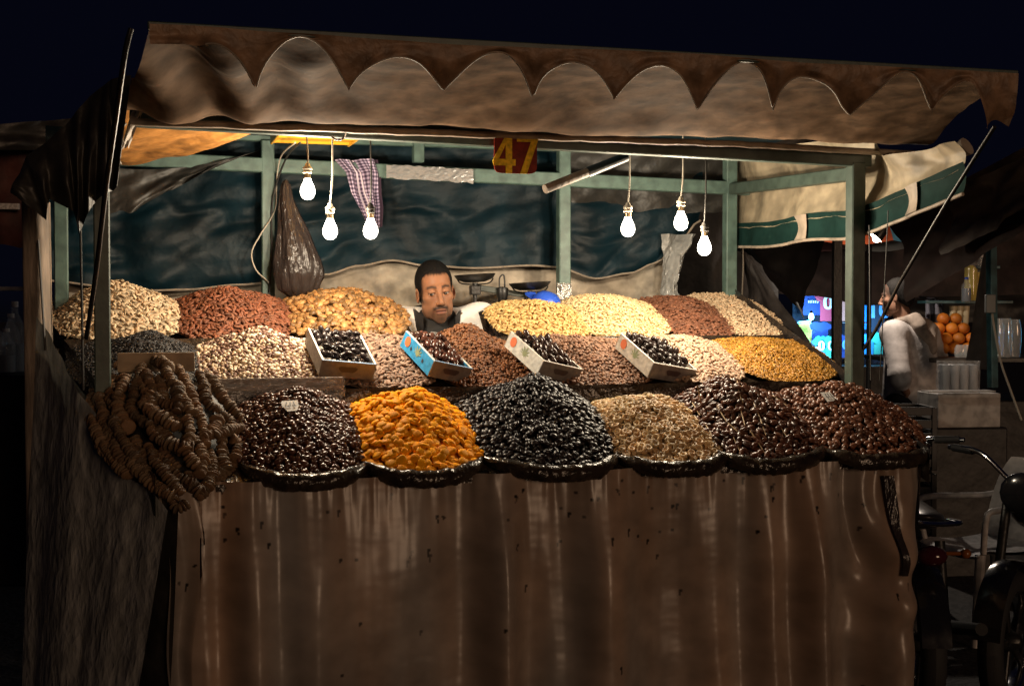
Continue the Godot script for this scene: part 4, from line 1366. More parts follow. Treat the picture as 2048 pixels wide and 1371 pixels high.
func goods() -> void:
	var f1 = add_heap("figs", Vector3(335, 742, 0.40), 160, 485, -0.11, 0.5, {"drop": 0.14, "e": 0.5, "p": 2.2})
	var f2 = add_heap("glossy dates", Vector3(590, 779, 0.36), 445, 728, FR, 0.48, FRONT_ROW)
	var f3 = add_heap("apricots", Vector3(800, 785, 0.35), 676, 945, FR, 0.47, FRONT_ROW)
	var f4 = add_heap("prunes", Vector3(1060, 758, 0.38), 898, 1198, FR, 0.48, FRONT_ROW)
	var f5 = add_heap("dried figs", Vector3(1285, 797, 0.33), 1162, 1412, FR, 0.46, FRONT_ROW)
	var f6 = add_heap("branch dates", Vector3(1437, 764, 0.38), 1338, 1596, FR, 0.48, FRONT_ROW)
	var f7 = add_heap("brown dates", Vector3(1655, 770, 0.36), 1540, 1795, FR, 0.48, FRONT_ROW)
	var m1 = add_heap("black seeds", Vector3(285, 662, 0.86), 130, 405, 0.52, 0.99)
	var m2 = add_heap("mixed nuts", Vector3(522, 662, 0.86), 382, 668, 0.515, 0.99)
	var m4 = add_heap("dusty almonds", Vector3(745, 670, 0.86), 630, 872, 0.515, 0.99)
	var m6 = add_heap("raisins", Vector3(925, 656, 0.86), 830, 1048, 0.515, 0.99)
	var m8 = add_heap("red peanuts", Vector3(1160, 676, 0.84), 1025, 1300, 0.515, 0.99)
	var m10 = add_heap("pale peanuts", Vector3(1355, 675, 0.86), 1235, 1455, 0.515, 0.99)
	var m11 = add_heap("golden raisins", Vector3(1525, 684, 0.84), 1425, 1640, 0.515, 0.99)
	var b1 = add_heap("pale seeds", Vector3(232, 564, 1.24), 88, 392, 1.01, 1.5, {"p": 2.0})
	var b2 = add_heap("red almonds", Vector3(440, 573, 1.26), 330, 600, 1.01, 1.5)
	var b3 = add_heap("walnuts", Vector3(668, 583, 1.26), 562, 812, 1.01, 1.5)
	var b4 = add_heap("cashews", Vector3(1062, 608, 1.22), 975, 1180, 1.01, 1.42)
	var b5 = add_heap("large cashews", Vector3(1225, 594, 1.27), 1130, 1330, 1.01, 1.5)
	var b6 = add_heap("brown almonds", Vector3(1372, 608, 1.29), 1280, 1445, 1.01, 1.5)
	var b7 = add_heap("white beans", Vector3(1465, 620, 1.3), 1392, 1540, 1.01, 1.55)
	for h in [f2, f3, f4, f5, f6, f7]: tray_lip(h)
	var gloss = {"mat": {"spec": 0.55}}
	fill(f2, "date", Vector3(0.025, 0.0155, 0.0165), 0.0155, tones(0.075, 0.033, 0.022, 0.45), 0.26, 290, "glossy_date", "glossy brown date in the front heap beside the fig strings", "date", "heap of glossy brown dates")
	fill(f3, "apricot", Vector3(0.035, 0.018, 0.032), 0.0215, tones(0.82, 0.34, 0.004, 0.16, 5, 0.1), 0.6, 290, "dried_apricot", "bright orange dried apricot in the front heap of apricots", "dried apricot", "heap of orange dried apricots", {"flat": 0.5, "mat": {"spec": 0.2}})
	fill(f4, "prune", Vector3(0.027, 0.018, 0.02), 0.0165, tones(0.013, 0.01, 0.0125, 0.4), 0.42, 290, "prune", "wrinkled black prune in the tall middle front heap", "prune", "heap of black prunes", {"flat": 0.7})
	fill(f5, "ring", Vector3(0.0295, 0.0125, 0.0295), 0.0205, tones(0.52, 0.365, 0.185, 0.25), 0.5, 290, "dried_fig", "tan dried fig with a hollow in the front heap of figs", "dried fig", "heap of tan dried figs", {"flat": 0.4})
	fill(f6, "date", Vector3(0.034, 0.017, 0.018), 0.0185, tones(0.085, 0.034, 0.02, 0.5), 0.33, 290, "stalk_date", "dark date in the front heap with pale stalks", "date", "heap of dates on their stalks")
	fill(f7, "date", Vector3(0.026, 0.018, 0.019), 0.0175, tones(0.14, 0.06, 0.034, 0.45), 0.36, 290, "brown_date", "brown date in the front heap at the right corner of the stall", "date", "heap of brown dates at the corner")
	fill(m1, "seed", Vector3(0.017, 0.004, 0.006), 0.0085, tones(0.03, 0.03, 0.032, 0.6), 0.5, 0, "black_seed", "", "seed", "heap of black seeds behind the cardboard strip")
	fill(m2, "nut", Vector3(0.0155, 0.0135, 0.0135), 0.0125, [Color(0.62, 0.5, 0.36), Color(0.13, 0.07, 0.05), Color(0.7, 0.6, 0.46), Color(0.22, 0.13, 0.09), Color(0.5, 0.36, 0.23), Color(0.16, 0.085, 0.06)], 0.5, 180, "hazelnut", "small pale and brown nut in the mixed heap behind the dates", "nut", "heap of mixed pale and brown nuts")
	fill(m4, "almond", Vector3(0.03, 0.009, 0.0135), 0.0145, tones(0.23, 0.15, 0.105, 0.3), 0.7, 180, "dusty_almond", "dusty almond in the heap between the two left date boxes", "almond", "heap of dusty almonds between the date boxes")
	fill(m6, "raisin", Vector3(0.016, 0.0115, 0.012), 0.0115, tones(0.2, 0.083, 0.033, 0.35), 0.55, 180, "brown_raisin", "brown raisin in the peaked heap in front of the stallholder", "raisin", "heap of brown raisins in front of the stallholder")
	fill(m8, "nut", Vector3(0.017, 0.0115, 0.0115), 0.0125, tones(0.23, 0.125, 0.075, 0.3), 0.6, 180, "red_peanut", "reddish peanut in the heap between the two right date boxes", "peanut", "heap of reddish peanuts")
	fill(m10, "almond", Vector3(0.025, 0.0105, 0.0125), 0.014, tones(0.42, 0.29, 0.2, 0.25), 0.6, 180, "pale_peanut", "pale pink peanut in the heap beside the golden raisins", "peanut", "heap of pale pink peanuts")
	fill(m11, "raisin", Vector3(0.016, 0.006, 0.0075), 0.0085, tones(0.4, 0.2, 0.03, 0.35), 0.45, 0, "golden_raisin", "", "raisin", "heap of golden raisins at the right end")
	fill(b1, "almond", Vector3(0.03, 0.007, 0.012), 0.0145, tones(0.56, 0.45, 0.3, 0.25), 0.55, 180, "pumpkin_seed", "pale flat seed in the tall back heap at the left end", "seed", "heap of pale seeds at the left end", {"flat": 0.8})
	fill(b2, "almond", Vector3(0.027, 0.0085, 0.0115), 0.0135, tones(0.18, 0.062, 0.029, 0.35) + [Color(0.2, 0.075, 0.035)], 0.65, 180, "red_almond", "red brown almond in the back heap beside the pale seeds", "almond", "heap of red brown almonds")
	fill(b3, "walnut", Vector3(0.032, 0.019, 0.025), 0.0195, tones(0.31, 0.165, 0.058, 0.5), 0.5, 290, "walnut_half", "shelled golden walnut half in the back heap under the left bulbs", "walnut", "heap of shelled walnuts", {"flat": 0.8})
	fill(b4, "cashew", Vector3(0.024, 0.0105, 0.0105), 0.0155, tones(0.66, 0.46, 0.19, 0.18), 0.5, 150, "golden_cashew", "golden cashew in the back heap under the blue bowl", "cashew", "heap of golden cashews", {"flat": 0.9})
	fill(b5, "cashew", Vector3(0.021, 0.009, 0.009), 0.0135, tones(0.72, 0.55, 0.3, 0.16), 0.5, 150, "pale_cashew", "pale cashew in the tallest back heap right of the foil", "cashew", "heap of pale cashews", {"flat": 0.9})
	fill(b6, "almond", Vector3(0.024, 0.008, 0.011), 0.0125, tones(0.17, 0.068, 0.035, 0.3), 0.65, 0, "brown_almond", "", "almond", "heap of dark brown almonds behind the pale cashews")
	fill(b7, "nut", Vector3(0.016, 0.009, 0.009), 0.0105, tones(0.56, 0.42, 0.27, 0.22), 0.6, 0, "white_bean", "", "bean", "heap of whitish beans at the back right corner")
	fig_strings(f1)
	date_boxes()
	small_goods(f2, f6, f7)

func fig_strings(h: Dictionary) -> void:
	# the dark mound that the strings lie on
	var mb := MB.new()
	mb.grid(30, 30, func(a, b):
		var an = a * TAU
		var k = pow(pow(absf(cos(an)), h.p) + pow(absf(sin(an)), h.p), -1.0 / h.p) * b * (0.9 if sin(an) > 0 else 0.74)
		var u = h.u + cos(an) * k * (h.wr if cos(an) > 0 else h.wl)
		var v = h.v + sin(an) * k * (h.db if sin(an) > 0 else h.df)
		return S(u, heap_y(h, u, v) - 0.02, v))
	tag(obj("fig_sacking", mb, M("black tarp")), "dark sacking under the strings of dried figs", "sacking")
	var lines := [
		[[286, 739], [279, 768], [272, 797], [266, 826], [287, 847], [308, 863], [331, 873], [344, 894], [360, 912]],
		[[300, 754], [305, 787], [323, 810], [346, 822]],
		[[308, 734], [329, 750], [339, 774], [352, 797], [363, 818], [373, 842]],
		[[352, 742], [368, 770], [380, 805], [392, 831], [402, 855], [406, 896]],
		[[386, 756], [399, 783], [404, 812], [424, 829], [445, 845], [452, 860]],
		[[398, 764], [421, 792], [434, 813], [452, 834], [468, 855], [465, 871], [438, 873], [418, 884]],
		[[318, 762], [326, 797], [330, 815]],
		[[426, 845], [418, 870], [400, 885]],
		[[489, 868], [476, 900], [455, 915]],
		[[494, 896], [489, 918], [465, 936], [447, 952], [431, 978]],
		[[434, 885], [434, 923], [442, 947]],
		[[447, 888], [466, 905], [452, 931]],
		[[373, 948], [378, 968], [400, 988], [413, 963], [413, 925]],
		[[256, 732], [263, 755]],
		[[242, 742], [252, 763], [255, 790], [246, 815]],
		[[225, 765], [228, 800], [240, 835], [262, 860]],
		[[205, 780], [212, 825], [232, 870], [262, 905], [300, 930]],
		[[300, 905], [318, 940], [340, 970], [360, 1000]],
		[[270, 880], [292, 915], [330, 920], [356, 940]],
		[[392, 900], [398, 930], [392, 960]],
		[[240, 850], [262, 900], [300, 960], [335, 1000]],
		[[330, 830], [350, 850], [372, 868], [388, 892]],
		[[190, 790], [196, 850], [225, 910], [262, 960]],
		[[310, 800], [296, 822], [320, 846], [352, 868]],
		[[345, 1000], [352, 1022], [372, 1010]],
		[[215, 830], [225, 880], [255, 930], [285, 960]], [[270, 930], [290, 965], [318, 990], [345, 1005]], [[180, 800], [190, 850], [212, 900], [240, 940]], [[330, 930], [352, 960], [385, 975]], [[300, 860], [318, 890], [350, 905], [380, 910]], [[415, 905], [420, 940], [412, 975], [395, 1000]], [[250, 800], [245, 830], [258, 850]], [[345, 790], [352, 815], [348, 840]], [[318, 860], [330, 895], [326, 930], [345, 950]], [[285, 770], [300, 800], [312, 838], [340, 850]], [[360, 850], [372, 880], [368, 915], [385, 945]], [[445, 905], [440, 940], [420, 965]], [[240, 890], [250, 925], [275, 950]], [[470, 880], [478, 900], [462, 925]]]
	var words := ["longest pale string of dried figs crossing the fig heap", "short string of figs bending right at the top of the fig heap", "string of figs rising beside the cardboard strip", "thick string of figs down the middle of the fig heap", "string of figs on the right shoulder of the fig heap", "string of figs looping back beside the glossy dates", "stub of figs between two longer strings near the top", "stub of figs tucked under the looping string", "short string of figs touching the glossy dates", "string of figs curling along the lower right rim", "string of figs hanging straight below the loop", "short string of figs bent in an elbow above the rim", "string of figs bent in a U at the bottom of the heap", "two figs at the very top beside the cardboard strip", "string of figs at the upper left of the fig heap"]
	var variants := [piece("fig", Vector3(0.0105, 0.042, 0.041), 0), piece("fig", Vector3(0.013, 0.039, 0.041), 1), piece("fig", Vector3(0.009, 0.043, 0.040), 2)]
	var fm := []
	for c in tones(0.14, 0.088, 0.047, 0.45, 6, 0.14): fm.append(M("string fig %d" % fm.size(), c.linear_to_srgb(), 0.62, {"bump": "fine", "height": 0.25, "scale": 14.0}))
	for li in lines.size():
		var pts := []
		for q in lines[li]: pts.append(on_heap(h, q[0], q[1]))
		var path = smooth_path(pts, 12)
		var label = words[li] if li < words.size() else "string of dried figs in the dark lower left of the fig heap"
		var t = thing("fig_string", label, "fig string", path[path.size() - 1], "strings of dried figs" )
		var c := Curve3D.new()
		for q in path: c.add_point(q)
		var l = c.get_baked_length()
		var lift = 0.012 + 0.012 * (li % 3)
		var n = maxi(2, int(l / 0.0095))
		for i in n:
			var s = l * (i + 0.5) / n
			var p = c.sample_baked(s)
			var d = (c.sample_baked(minf(s + 0.012, l)) - c.sample_baked(maxf(s - 0.012, 0))).normalized()
			d = (d + Vector3(rg.randf_range(-1, 1), rg.randf_range(-1, 1), rg.randf_range(-1, 1)) * 0.2).normalized()
			var q = uv_of(p)
			var nn = heap_normal(h, q.x, q.y)
			var y = nn.cross(d).normalized()
			var k = rg.randf_range(0.74, 1.12) * (0.95 + 0.16 * sin(s * 31.0 + li))
			var o := MeshInstance3D.new()
			o.name = "fig"
			o.mesh = variants[(i + li) % 3]
			o.material_override = fm[clampi((li * 5) % 4 + rg.randi() % 3, 0, 5)]
			o.transform = Transform3D(Basis(d, y, d.cross(y)).rotated(d, rg.randf() * 6.0).scaled_local(Vector3(1, k, k)), p + nn * lift - t.position)
			t.add_child(o, true)

func quad_print(parent: Node3D, called: String, m: Material, o: Vector3, x: Vector3, y: Vector3, n: Vector3, shape: Callable, segs := 24) -> void:
	var mb := MB.new()
	var c0 = mb.vert(o + n)
	for i in segs:
		var a = TAU * i / segs
		var q: Vector2 = shape.call(a)
		mb.vert(o + x * q.x + y * q.y + n)
	for i in segs:
		var b = 1 + i
		var d = 1 + (i + 1) % segs
		if (mb.v[d] - mb.v[c0]).cross(mb.v[b] - mb.v[c0]).dot(n) > 0: mb.tri(c0, b, d)
		else: mb.tri(c0, d, b)
	obj(called, mb, m, parent)

func date_boxes() -> void:
	var paint := [lin(0.3, 0.28, 0.27), lin(0.03, 0.28, 0.55), lin(0.62, 0.62, 0.58), lin(0.6, 0.55, 0.48)]
	var said := ["grey white date box standing left of the dusty almonds", "date box with a bright blue side beside the brown raisins", "white date box with a palm print below the golden cashews", "white date box on the far right, beside the reddish peanuts"]
	var dsaid := ["shiny black date in the left hand grey box", "brown date packed in the blue sided box", "black date packed in the white box below the golden cashews", "black date packed in the right hand white box"]
	var spots := [[691, 762], [893, 766], [1112, 766], [1338, 768]]
	var yawn := [0.14, 0.36, 0.38, 0.3]
	for i in 4:
		var p = at(spots[i][0], spots[i][1], 0.55)
		p.y += 0.012
		var ex = U.rotated(Vector3.UP, yawn[i])
		ex = (ex - Vector3.UP * [0.1, 0.2, 0.2, 0.16][i]).normalized()
		var fz = V.rotated(Vector3.UP, yawn[i])
		var tilt = 0.45
		var ez = (fz * cos(tilt) + Vector3.UP * sin(tilt)).normalized()
		ez = (ez - ex * ez.dot(ex)).normalized()
		var ey = ez.cross(ex).normalized()
		if ey.y < 0: ey = -ey
		var w = [0.185, 0.155, 0.175, 0.2][i]
		var dl = 0.235
		var hh = 0.06
		var t = thing("date_box", said[i], "box", p, "open cardboard boxes of dates")
		var inside = M("box inside", lin(0.42, 0.36, 0.3), 0.7, {"tex": "faint", "scale": 5.0})
		var outer = M("box side %d" % i, paint[i], 0.45, {"tex": "faint", "scale": 8.0})
		var front = M("box front", lin(0.2, 0.175, 0.165), 0.45, {"tex": "faint", "scale": 8.0})
		var mb := MB.new()
		mb.box(p + ez * dl / 2 + ey * 0.002, ex * w / 2, ey * 0.002, ez * dl / 2, 0.001)
		obj("box_floor", mb, inside, t)
		for s in [-1, 1]:
			mb = MB.new()
			mb.box(p + ez * dl / 2 + ey * hh / 2 + ex * s * (w / 2 + 0.002), ex * 0.002, ey * hh / 2, ez * dl / 2, 0.0015)
			obj("box_side", mb, outer, t)
			mb = MB.new()
			mb.box(p + ez * dl / 2 + ey * (hh + 0.0015) + ex * s * (w / 2 + 0.001), ex * 0.0035, ey * 0.0015, ez * dl / 2, 0.0008)
			obj("top_edge", mb, M("box edge", lin(0.72, 0.68, 0.62), 0.6), t)
		for s in [0, 1]:
			mb = MB.new()
			mb.box(p + ez * (dl * s) + ey * hh / 2 - ez * (0.002 - 0.004 * s), ex * (w / 2 + 0.004), ey * hh / 2, ez * 0.002, 0.0015)
			obj("box_end", mb, front if s == 0 else inside, t)
		mb = MB.new()
		mb.box(p + ey * (hh + 0.001) - ez * 0.001, ex * (w / 2 + 0.004), ey * 0.0015, ez * 0.003, 0.0008)
		obj("top_edge", mb, M("box rim blue", lin(0.25, 0.4, 0.62), 0.5) if i < 2 else M("box edge"), t)
		# print: dark date shape on the front, seal and palm on the side
		quad_print(t, "printed_shape", M("box print", lin(0.05, 0.03, 0.03), 0.5), p + ey * hh * 0.62 - ez * 0.0042, ex * 0.032, ey * 0.02, -ez * 0.0012, func(a): return Vector2(cos(a) * (1.0 + 0.15 * sin(3 * a)), sin(a) * (0.75 + 0.25 * cos(2 * a)) - 0.2))
		if i > 0:
			var so = p - ex * (w / 2 + 0.0042)
			quad_print(t, "seal_print", M("seal print", lin(0.6, 0.14, 0.05), 0.5), so + ez * dl * 0.83 + ey * hh * 0.62, ez * 0.019, ey * 0.019, -ex * 0.0012, func(a): return Vector2(cos(a), sin(a)))
			quad_print(t, "palm_print", M("palm print", lin(0.22, 0.25, 0.13), 0.6), so + ez * dl * 0.47 + ey * hh * 0.5, ez * 0.034, ey * 0.024, -ex * 0.0012, func(a): return Vector2(cos(a) * 0.8, sin(a) + 0.2) * (0.3 + (0.75 if sin(a) > -0.3 else 0.25) * pow(absf(sin(a * 4.5 + 0.6 * sin(a * 2.0))), 1.5)), 72)
			if i == 1:
				for k in [0.27, 0.68]:
					quad_print(t, "hand_hole", M("ink"), so + ez * dl * k + ey * hh * 0.45, ez * 0.006, ey * 0.007, -ex * 0.0013, func(a): return Vector2(cos(a), sin(a)), 12)
		# dates in rows
		var col = [tones(0.022, 0.015, 0.015, 0.4), tones(0.085, 0.036, 0.026, 0.35), tones(0.035, 0.02, 0.017, 0.4), tones(0.026, 0.017, 0.015, 0.4)][i]
		var kind = "prune" if i == 0 else "date"
		var vs := [piece(kind, Vector3(0.036, 0.02, 0.0215), 3), piece(kind, Vector3(0.034, 0.021, 0.021), 4), piece(kind, Vector3(0.038, 0.0195, 0.022), 5)]
		var nx = int(w / 0.0235)
		for layer in 2:
			for r in 6 - layer:
				for c in nx - layer:
					var o := MeshInstance3D.new()
					o.name = numbered("boxed_date")
					o.mesh = vs[rg.randi() % 3]
					o.material_override = M("boxed %d %d" % [i, rg.randi() % 5], Color(col[rg.randi() % 5]).linear_to_srgb(), 0.24)
					var q = p + ex * ((c + 0.5 + layer * 0.5) / nx - 0.5) * (w - 0.008) + ez * (0.022 + (r + layer * 0.5) * 0.037) + ey * (0.04 + layer * 0.019 + 0.012 * rg.randf() + 0.02 * (r / 6.0))
					q += Vector3(rg.randf_range(-1, 1), rg.randf_range(-1, 1), rg.randf_range(-1, 1)) * 0.005
					var lx = (ez * 0.75 + ey * 0.35 + ex * rg.randf_range(-0.6, 0.6) + ey * rg.randf_range(-0.3, 0.3)).normalized()
					if i == 0: lx = (ez + ex * rg.randf_range(-1.5, 1.5) + ey * rg.randf_range(-0.4, 0.7)).normalized()
					var ly = lx.cross(ex).normalized()
					o.transform = Transform3D(Basis(lx, ly, lx.cross(ly)), q)
					add_child(o)
					tag(o, dsaid[i], "date", "dates packed in box: " + said[i])

func price_tag(p: Vector3, w: float, hgt: float, lean: float, m: Material, label: String, pts: Array, yaw := 0.0) -> void:
	var t = thing("price_tag", label, "price tag", p)
	var x = U.rotated(Vector3.UP, yaw)
	var y = (Vector3.UP * cos(lean) + V * sin(lean)).normalized()
	var n = x.cross(y).normalized()
	if n.dot(EYE - p) < 0: n = -n
	var mb := MB.new()
	for s in [0.0, -0.0015]:
		var c = mb.vert(p + y * hgt * 0.5 + n * s)
		for q in pts: mb.vert(p + x * w * (q.x - 0.5) + y * hgt * q.y + n * s + n * 0.006 * (q.x - 0.5) * (q.x - 0.5))
		for i in pts.size():
			mb.tri(c, c + 1 + i, c + 1 + (i + 1) % pts.size())
	obj("card", mb, m, t)
	for k in 3:
		mb = MB.new()
		var a = p + x * w * (-0.2 + 0.2 * k) + y * hgt * 0.75 + n * 0.004
		mb.bar(a, a + x * w * 0.06 * (k - 1) - y * hgt * 0.35, 0.0022, 0.0015, 0.0, n)
		if k != 1: mb.bar(a - y * hgt * 0.33, a - y * hgt * 0.33 + x * w * 0.13, 0.0022, 0.0015, 0.0, n)
		obj("pen_stroke", mb, M("ink"), t)

func small_goods(f2: Dictionary, f6: Dictionary, f7: Dictionary) -> void:
	price_tag(on_heap(f2, 582, 822, 0.02), 0.054, 0.056, 1.0, M("paper"), "white paper price tag with torn corners on the glossy dates", [Vector2(0, 0.55), Vector2(0.3, 0), Vector2(0.85, 0.05), Vector2(1, 0.5), Vector2(0.95, 1), Vector2(0.05, 0.95)])
	price_tag(on_heap(f7, 1664, 803, 0.02), 0.046, 0.054, 0.95, M("paper"), "white paper price tag standing on the brown dates", [Vector2(0.15, 0), Vector2(0.75, 0.1), Vector2(1, 0.35), Vector2(0.85, 1), Vector2(0, 0.95)])
	price_tag(at(866, 678, 0.78), 0.05, 0.03, 0.3, M("tag grey", lin(0.2, 0.19, 0.18), 0.6), "grey price tag with pen marks behind the blue sided box", [Vector2(0, 0), Vector2(1, 0.1), Vector2(0.9, 0.85), Vector2(0.4, 1)])
	price_tag(at(1268, 690, 0.8), 0.055, 0.05, 0.3, M("tag grey"), "grey pointed price tag with pen marks behind the right hand date box", [Vector2(0, 0), Vector2(1, 0.1), Vector2(0.9, 0.5), Vector2(0.5, 1)])
	# cardboard strip propped before the black seeds
	var mb := MB.new()
	mb.box(at(312, 724, 0.52), U * 0.122, Vector3.UP * 0.031 + V * 0.006, V * 0.0025, 0.001)
	tag(obj("cardboard_strip", mb, M("cardboard")), "brown cardboard strip propped in front of the black seeds", "cardboard")
	# glazed tray front before the mixed nuts
	var t = thing("glass_tray", "shallow wooden tray front covered in clear film below the mixed nuts", "tray", at(545, 790, 0.49))
	mb = MB.new()
	mb.box(at(545, 768, 0.482), U * 0.235, Vector3.UP * 0.021, V * 0.004, 0.002)
	obj("tray_front", mb, M("board"), t)
	mb = MB.new()
	mb.grid(30, 4, func(a, b):
		return at(lerpf(425, 690, a), lerpf(752, 792, b), 0.47 - 0.012 * b) - V * 0.006 * nz.get_noise_2d(a * 300, b * 90))
	obj("film_cover", mb, M("clear plastic"), t)
	# pale stalks among the dates
	var st := [[[1432, 805], [1452, 840], [1475, 862]], [[1410, 845], [1432, 885], [1447, 912]], [[1466, 790], [1480, 815], [1490, 850]], [[1505, 800], [1520, 835], [1532, 870]], [[1395, 770], [1402, 800]], [[1475, 762], [1480, 790], [1486, 805]], [[1545, 790], [1575, 812], [1600, 835]], [[1500, 860], [1520, 890], [1535, 915]], [[1385, 805], [1400, 830]], [[1562, 855], [1580, 882]], [[1455, 845], [1470, 880], [1482, 905]]]
	for q in st:
		var p := []
		for z in q: p.append(on_heap(f6, z[0], z[1], 0.014))
		tag(obj("date_stalk", rope(smooth_path(p), 0.0022, 5), M("stalk", lin(0.5, 0.36, 0.2), 0.6)), "thin pale stalk lying among the dark stalk dates", "stalk", "pale date stalks")
	# scales behind the stallholder
	t = thing("balance_scale", "black iron balance scale with two pans behind the stallholder", "scale", at(1000, 615, 1.5))
	var bk = M("black metal")
	for pn in [[950, 556, 0.088], [1060, 572, 0.09]]:
		mb = MB.new()
		var c = at(pn[0], pn[1], 1.47)
		var r = pn[2]
		mb.lathe([Vector2(0.001, -0.018), Vector2(r * 0.5, -0.016), Vector2(r * 0.85, -0.004), Vector2(r, 0.014), Vector2(r * 0.98, 0.016), Vector2(r * 0.83, 0.0), Vector2(r * 0.5, -0.012), Vector2(0.001, -0.014)], Transform3D(Basis(Vector3.BACK, 0.06), c), 28)
		obj("pan", mb, bk, t)
		mb = MB.new()
		mb.tube(smooth_path([c + U * -r * 0.9 + Vector3(0, 0.0, 0), c + U * -r * 0.6 + Vector3(0, -0.024, 0), c + U * r * 0.6 + Vector3(0, -0.022, 0), c + U * r * 0.9]), 0.003, 6)
		obj("pan_cradle", mb, bk, t)
		mb = MB.new()
		mb.box(c + Vector3(0, -0.05, 0), U * 0.022, Vector3.UP * 0.02, V * 0.018, 0.004)
		mb.tube([c + Vector3(0, -0.02, 0), c + Vector3(0, -0.125, 0)], [0.012, 0.008], 10)
		obj("pan_support", mb, bk, t)
	mb = MB.new()
	mb.bar(at(950, 574, 1.5), at(1008, 583, 1.5), 0.012, 0.026)
	mb.bar(at(1008, 583, 1.5), at(1062, 592, 1.5), 0.012, 0.022)
	obj("beam_arm", mb, M("scale green", lin(0.05, 0.06, 0.05), 0.5), t)
	mb = MB.new()
	var cp = at(1005, 590, 1.49)
	mb.lathe([Vector2(0.016, -0.036), Vector2(0.024, 0.0), Vector2(0.026, 0.03), Vector2(0.012, 0.036)], Transform3D(Basis(), cp), 12)
	mb.tube(smooth_path([cp + U * -0.014 + Vector3(0, 0.036, 0), cp + U * -0.012 + Vector3(0, 0.075, 0), cp + U * 0.006 + Vector3(0, 0.085, 0), cp + U * 0.01 + Vector3(0, 0.036, 0)]), 0.0035, 6)
	obj("pivot", mb, bk, t)
	mb = MB.new()
	mb.box(at(1000, 610, 1.5) + Vector3(0, -0.012, 0), U * 0.13, Vector3.UP * 0.012, V * 0.06, 0.005)
	obj("scale_base", mb, bk, t)
	mb = MB.new()
	mb.box(at(1000, 622, 1.5) + Vector3(0, -0.02, 0), U * 0.2, Vector3.UP * 0.015, V * 0.09, 0.004)
	tag(obj("scale_shelf", mb, M("board")), "dark shelf board under the balance scale", "shelf")
	# blue bowl turned over on the cashews
	var bc = at(1092, 610, 1.36)
	var bt = Basis(Vector3.BACK, -0.28) * Basis(Vector3.RIGHT, 0.25)
	t = thing("blue_bowl", "blue plastic scoop bowl turned over on the golden cashews", "bowl", bc)
	mb = MB.new()
	mb.lathe([Vector2(0.062, -0.012), Vector2(0.064, 0.0), Vector2(0.061, 0.018), Vector2(0.05, 0.04), Vector2(0.032, 0.053), Vector2(0.012, 0.058), Vector2(0.001, 0.0585)], Transform3D(bt, bc), 28)
	obj("bowl_shell", mb, M("blue plastic", lin(0.03, 0.1, 0.6), 0.35), t)
	mb = MB.new()
	mb.grid(12, 4, func(a, b):
		var an = lerpf(PI * 0.72, PI * 1.28, a)
		var r = lerpf(0.06, 0.1 - 0.02 * absf(a - 0.5), b)
		return bc + bt * Vector3(r * cos(an), 0.012 + 0.012 * b, -r * sin(an)))
	obj("scoop_lip", mb, M("blue plastic"), t)
	# sack fold between the stallholder and the cashews
	mb = sheet(at(955, 622, 1.34), at(985, 628, 1.3), at(975, 700, 1.08), at(1020, 700, 1.04), 14, 18, 0.02, 0.8, 0.8, 0, 0, 17)
	tag(obj("sack_edge", mb, M("bag brown")), "dark brown sack edge between the stallholder and the golden cashews", "sack")

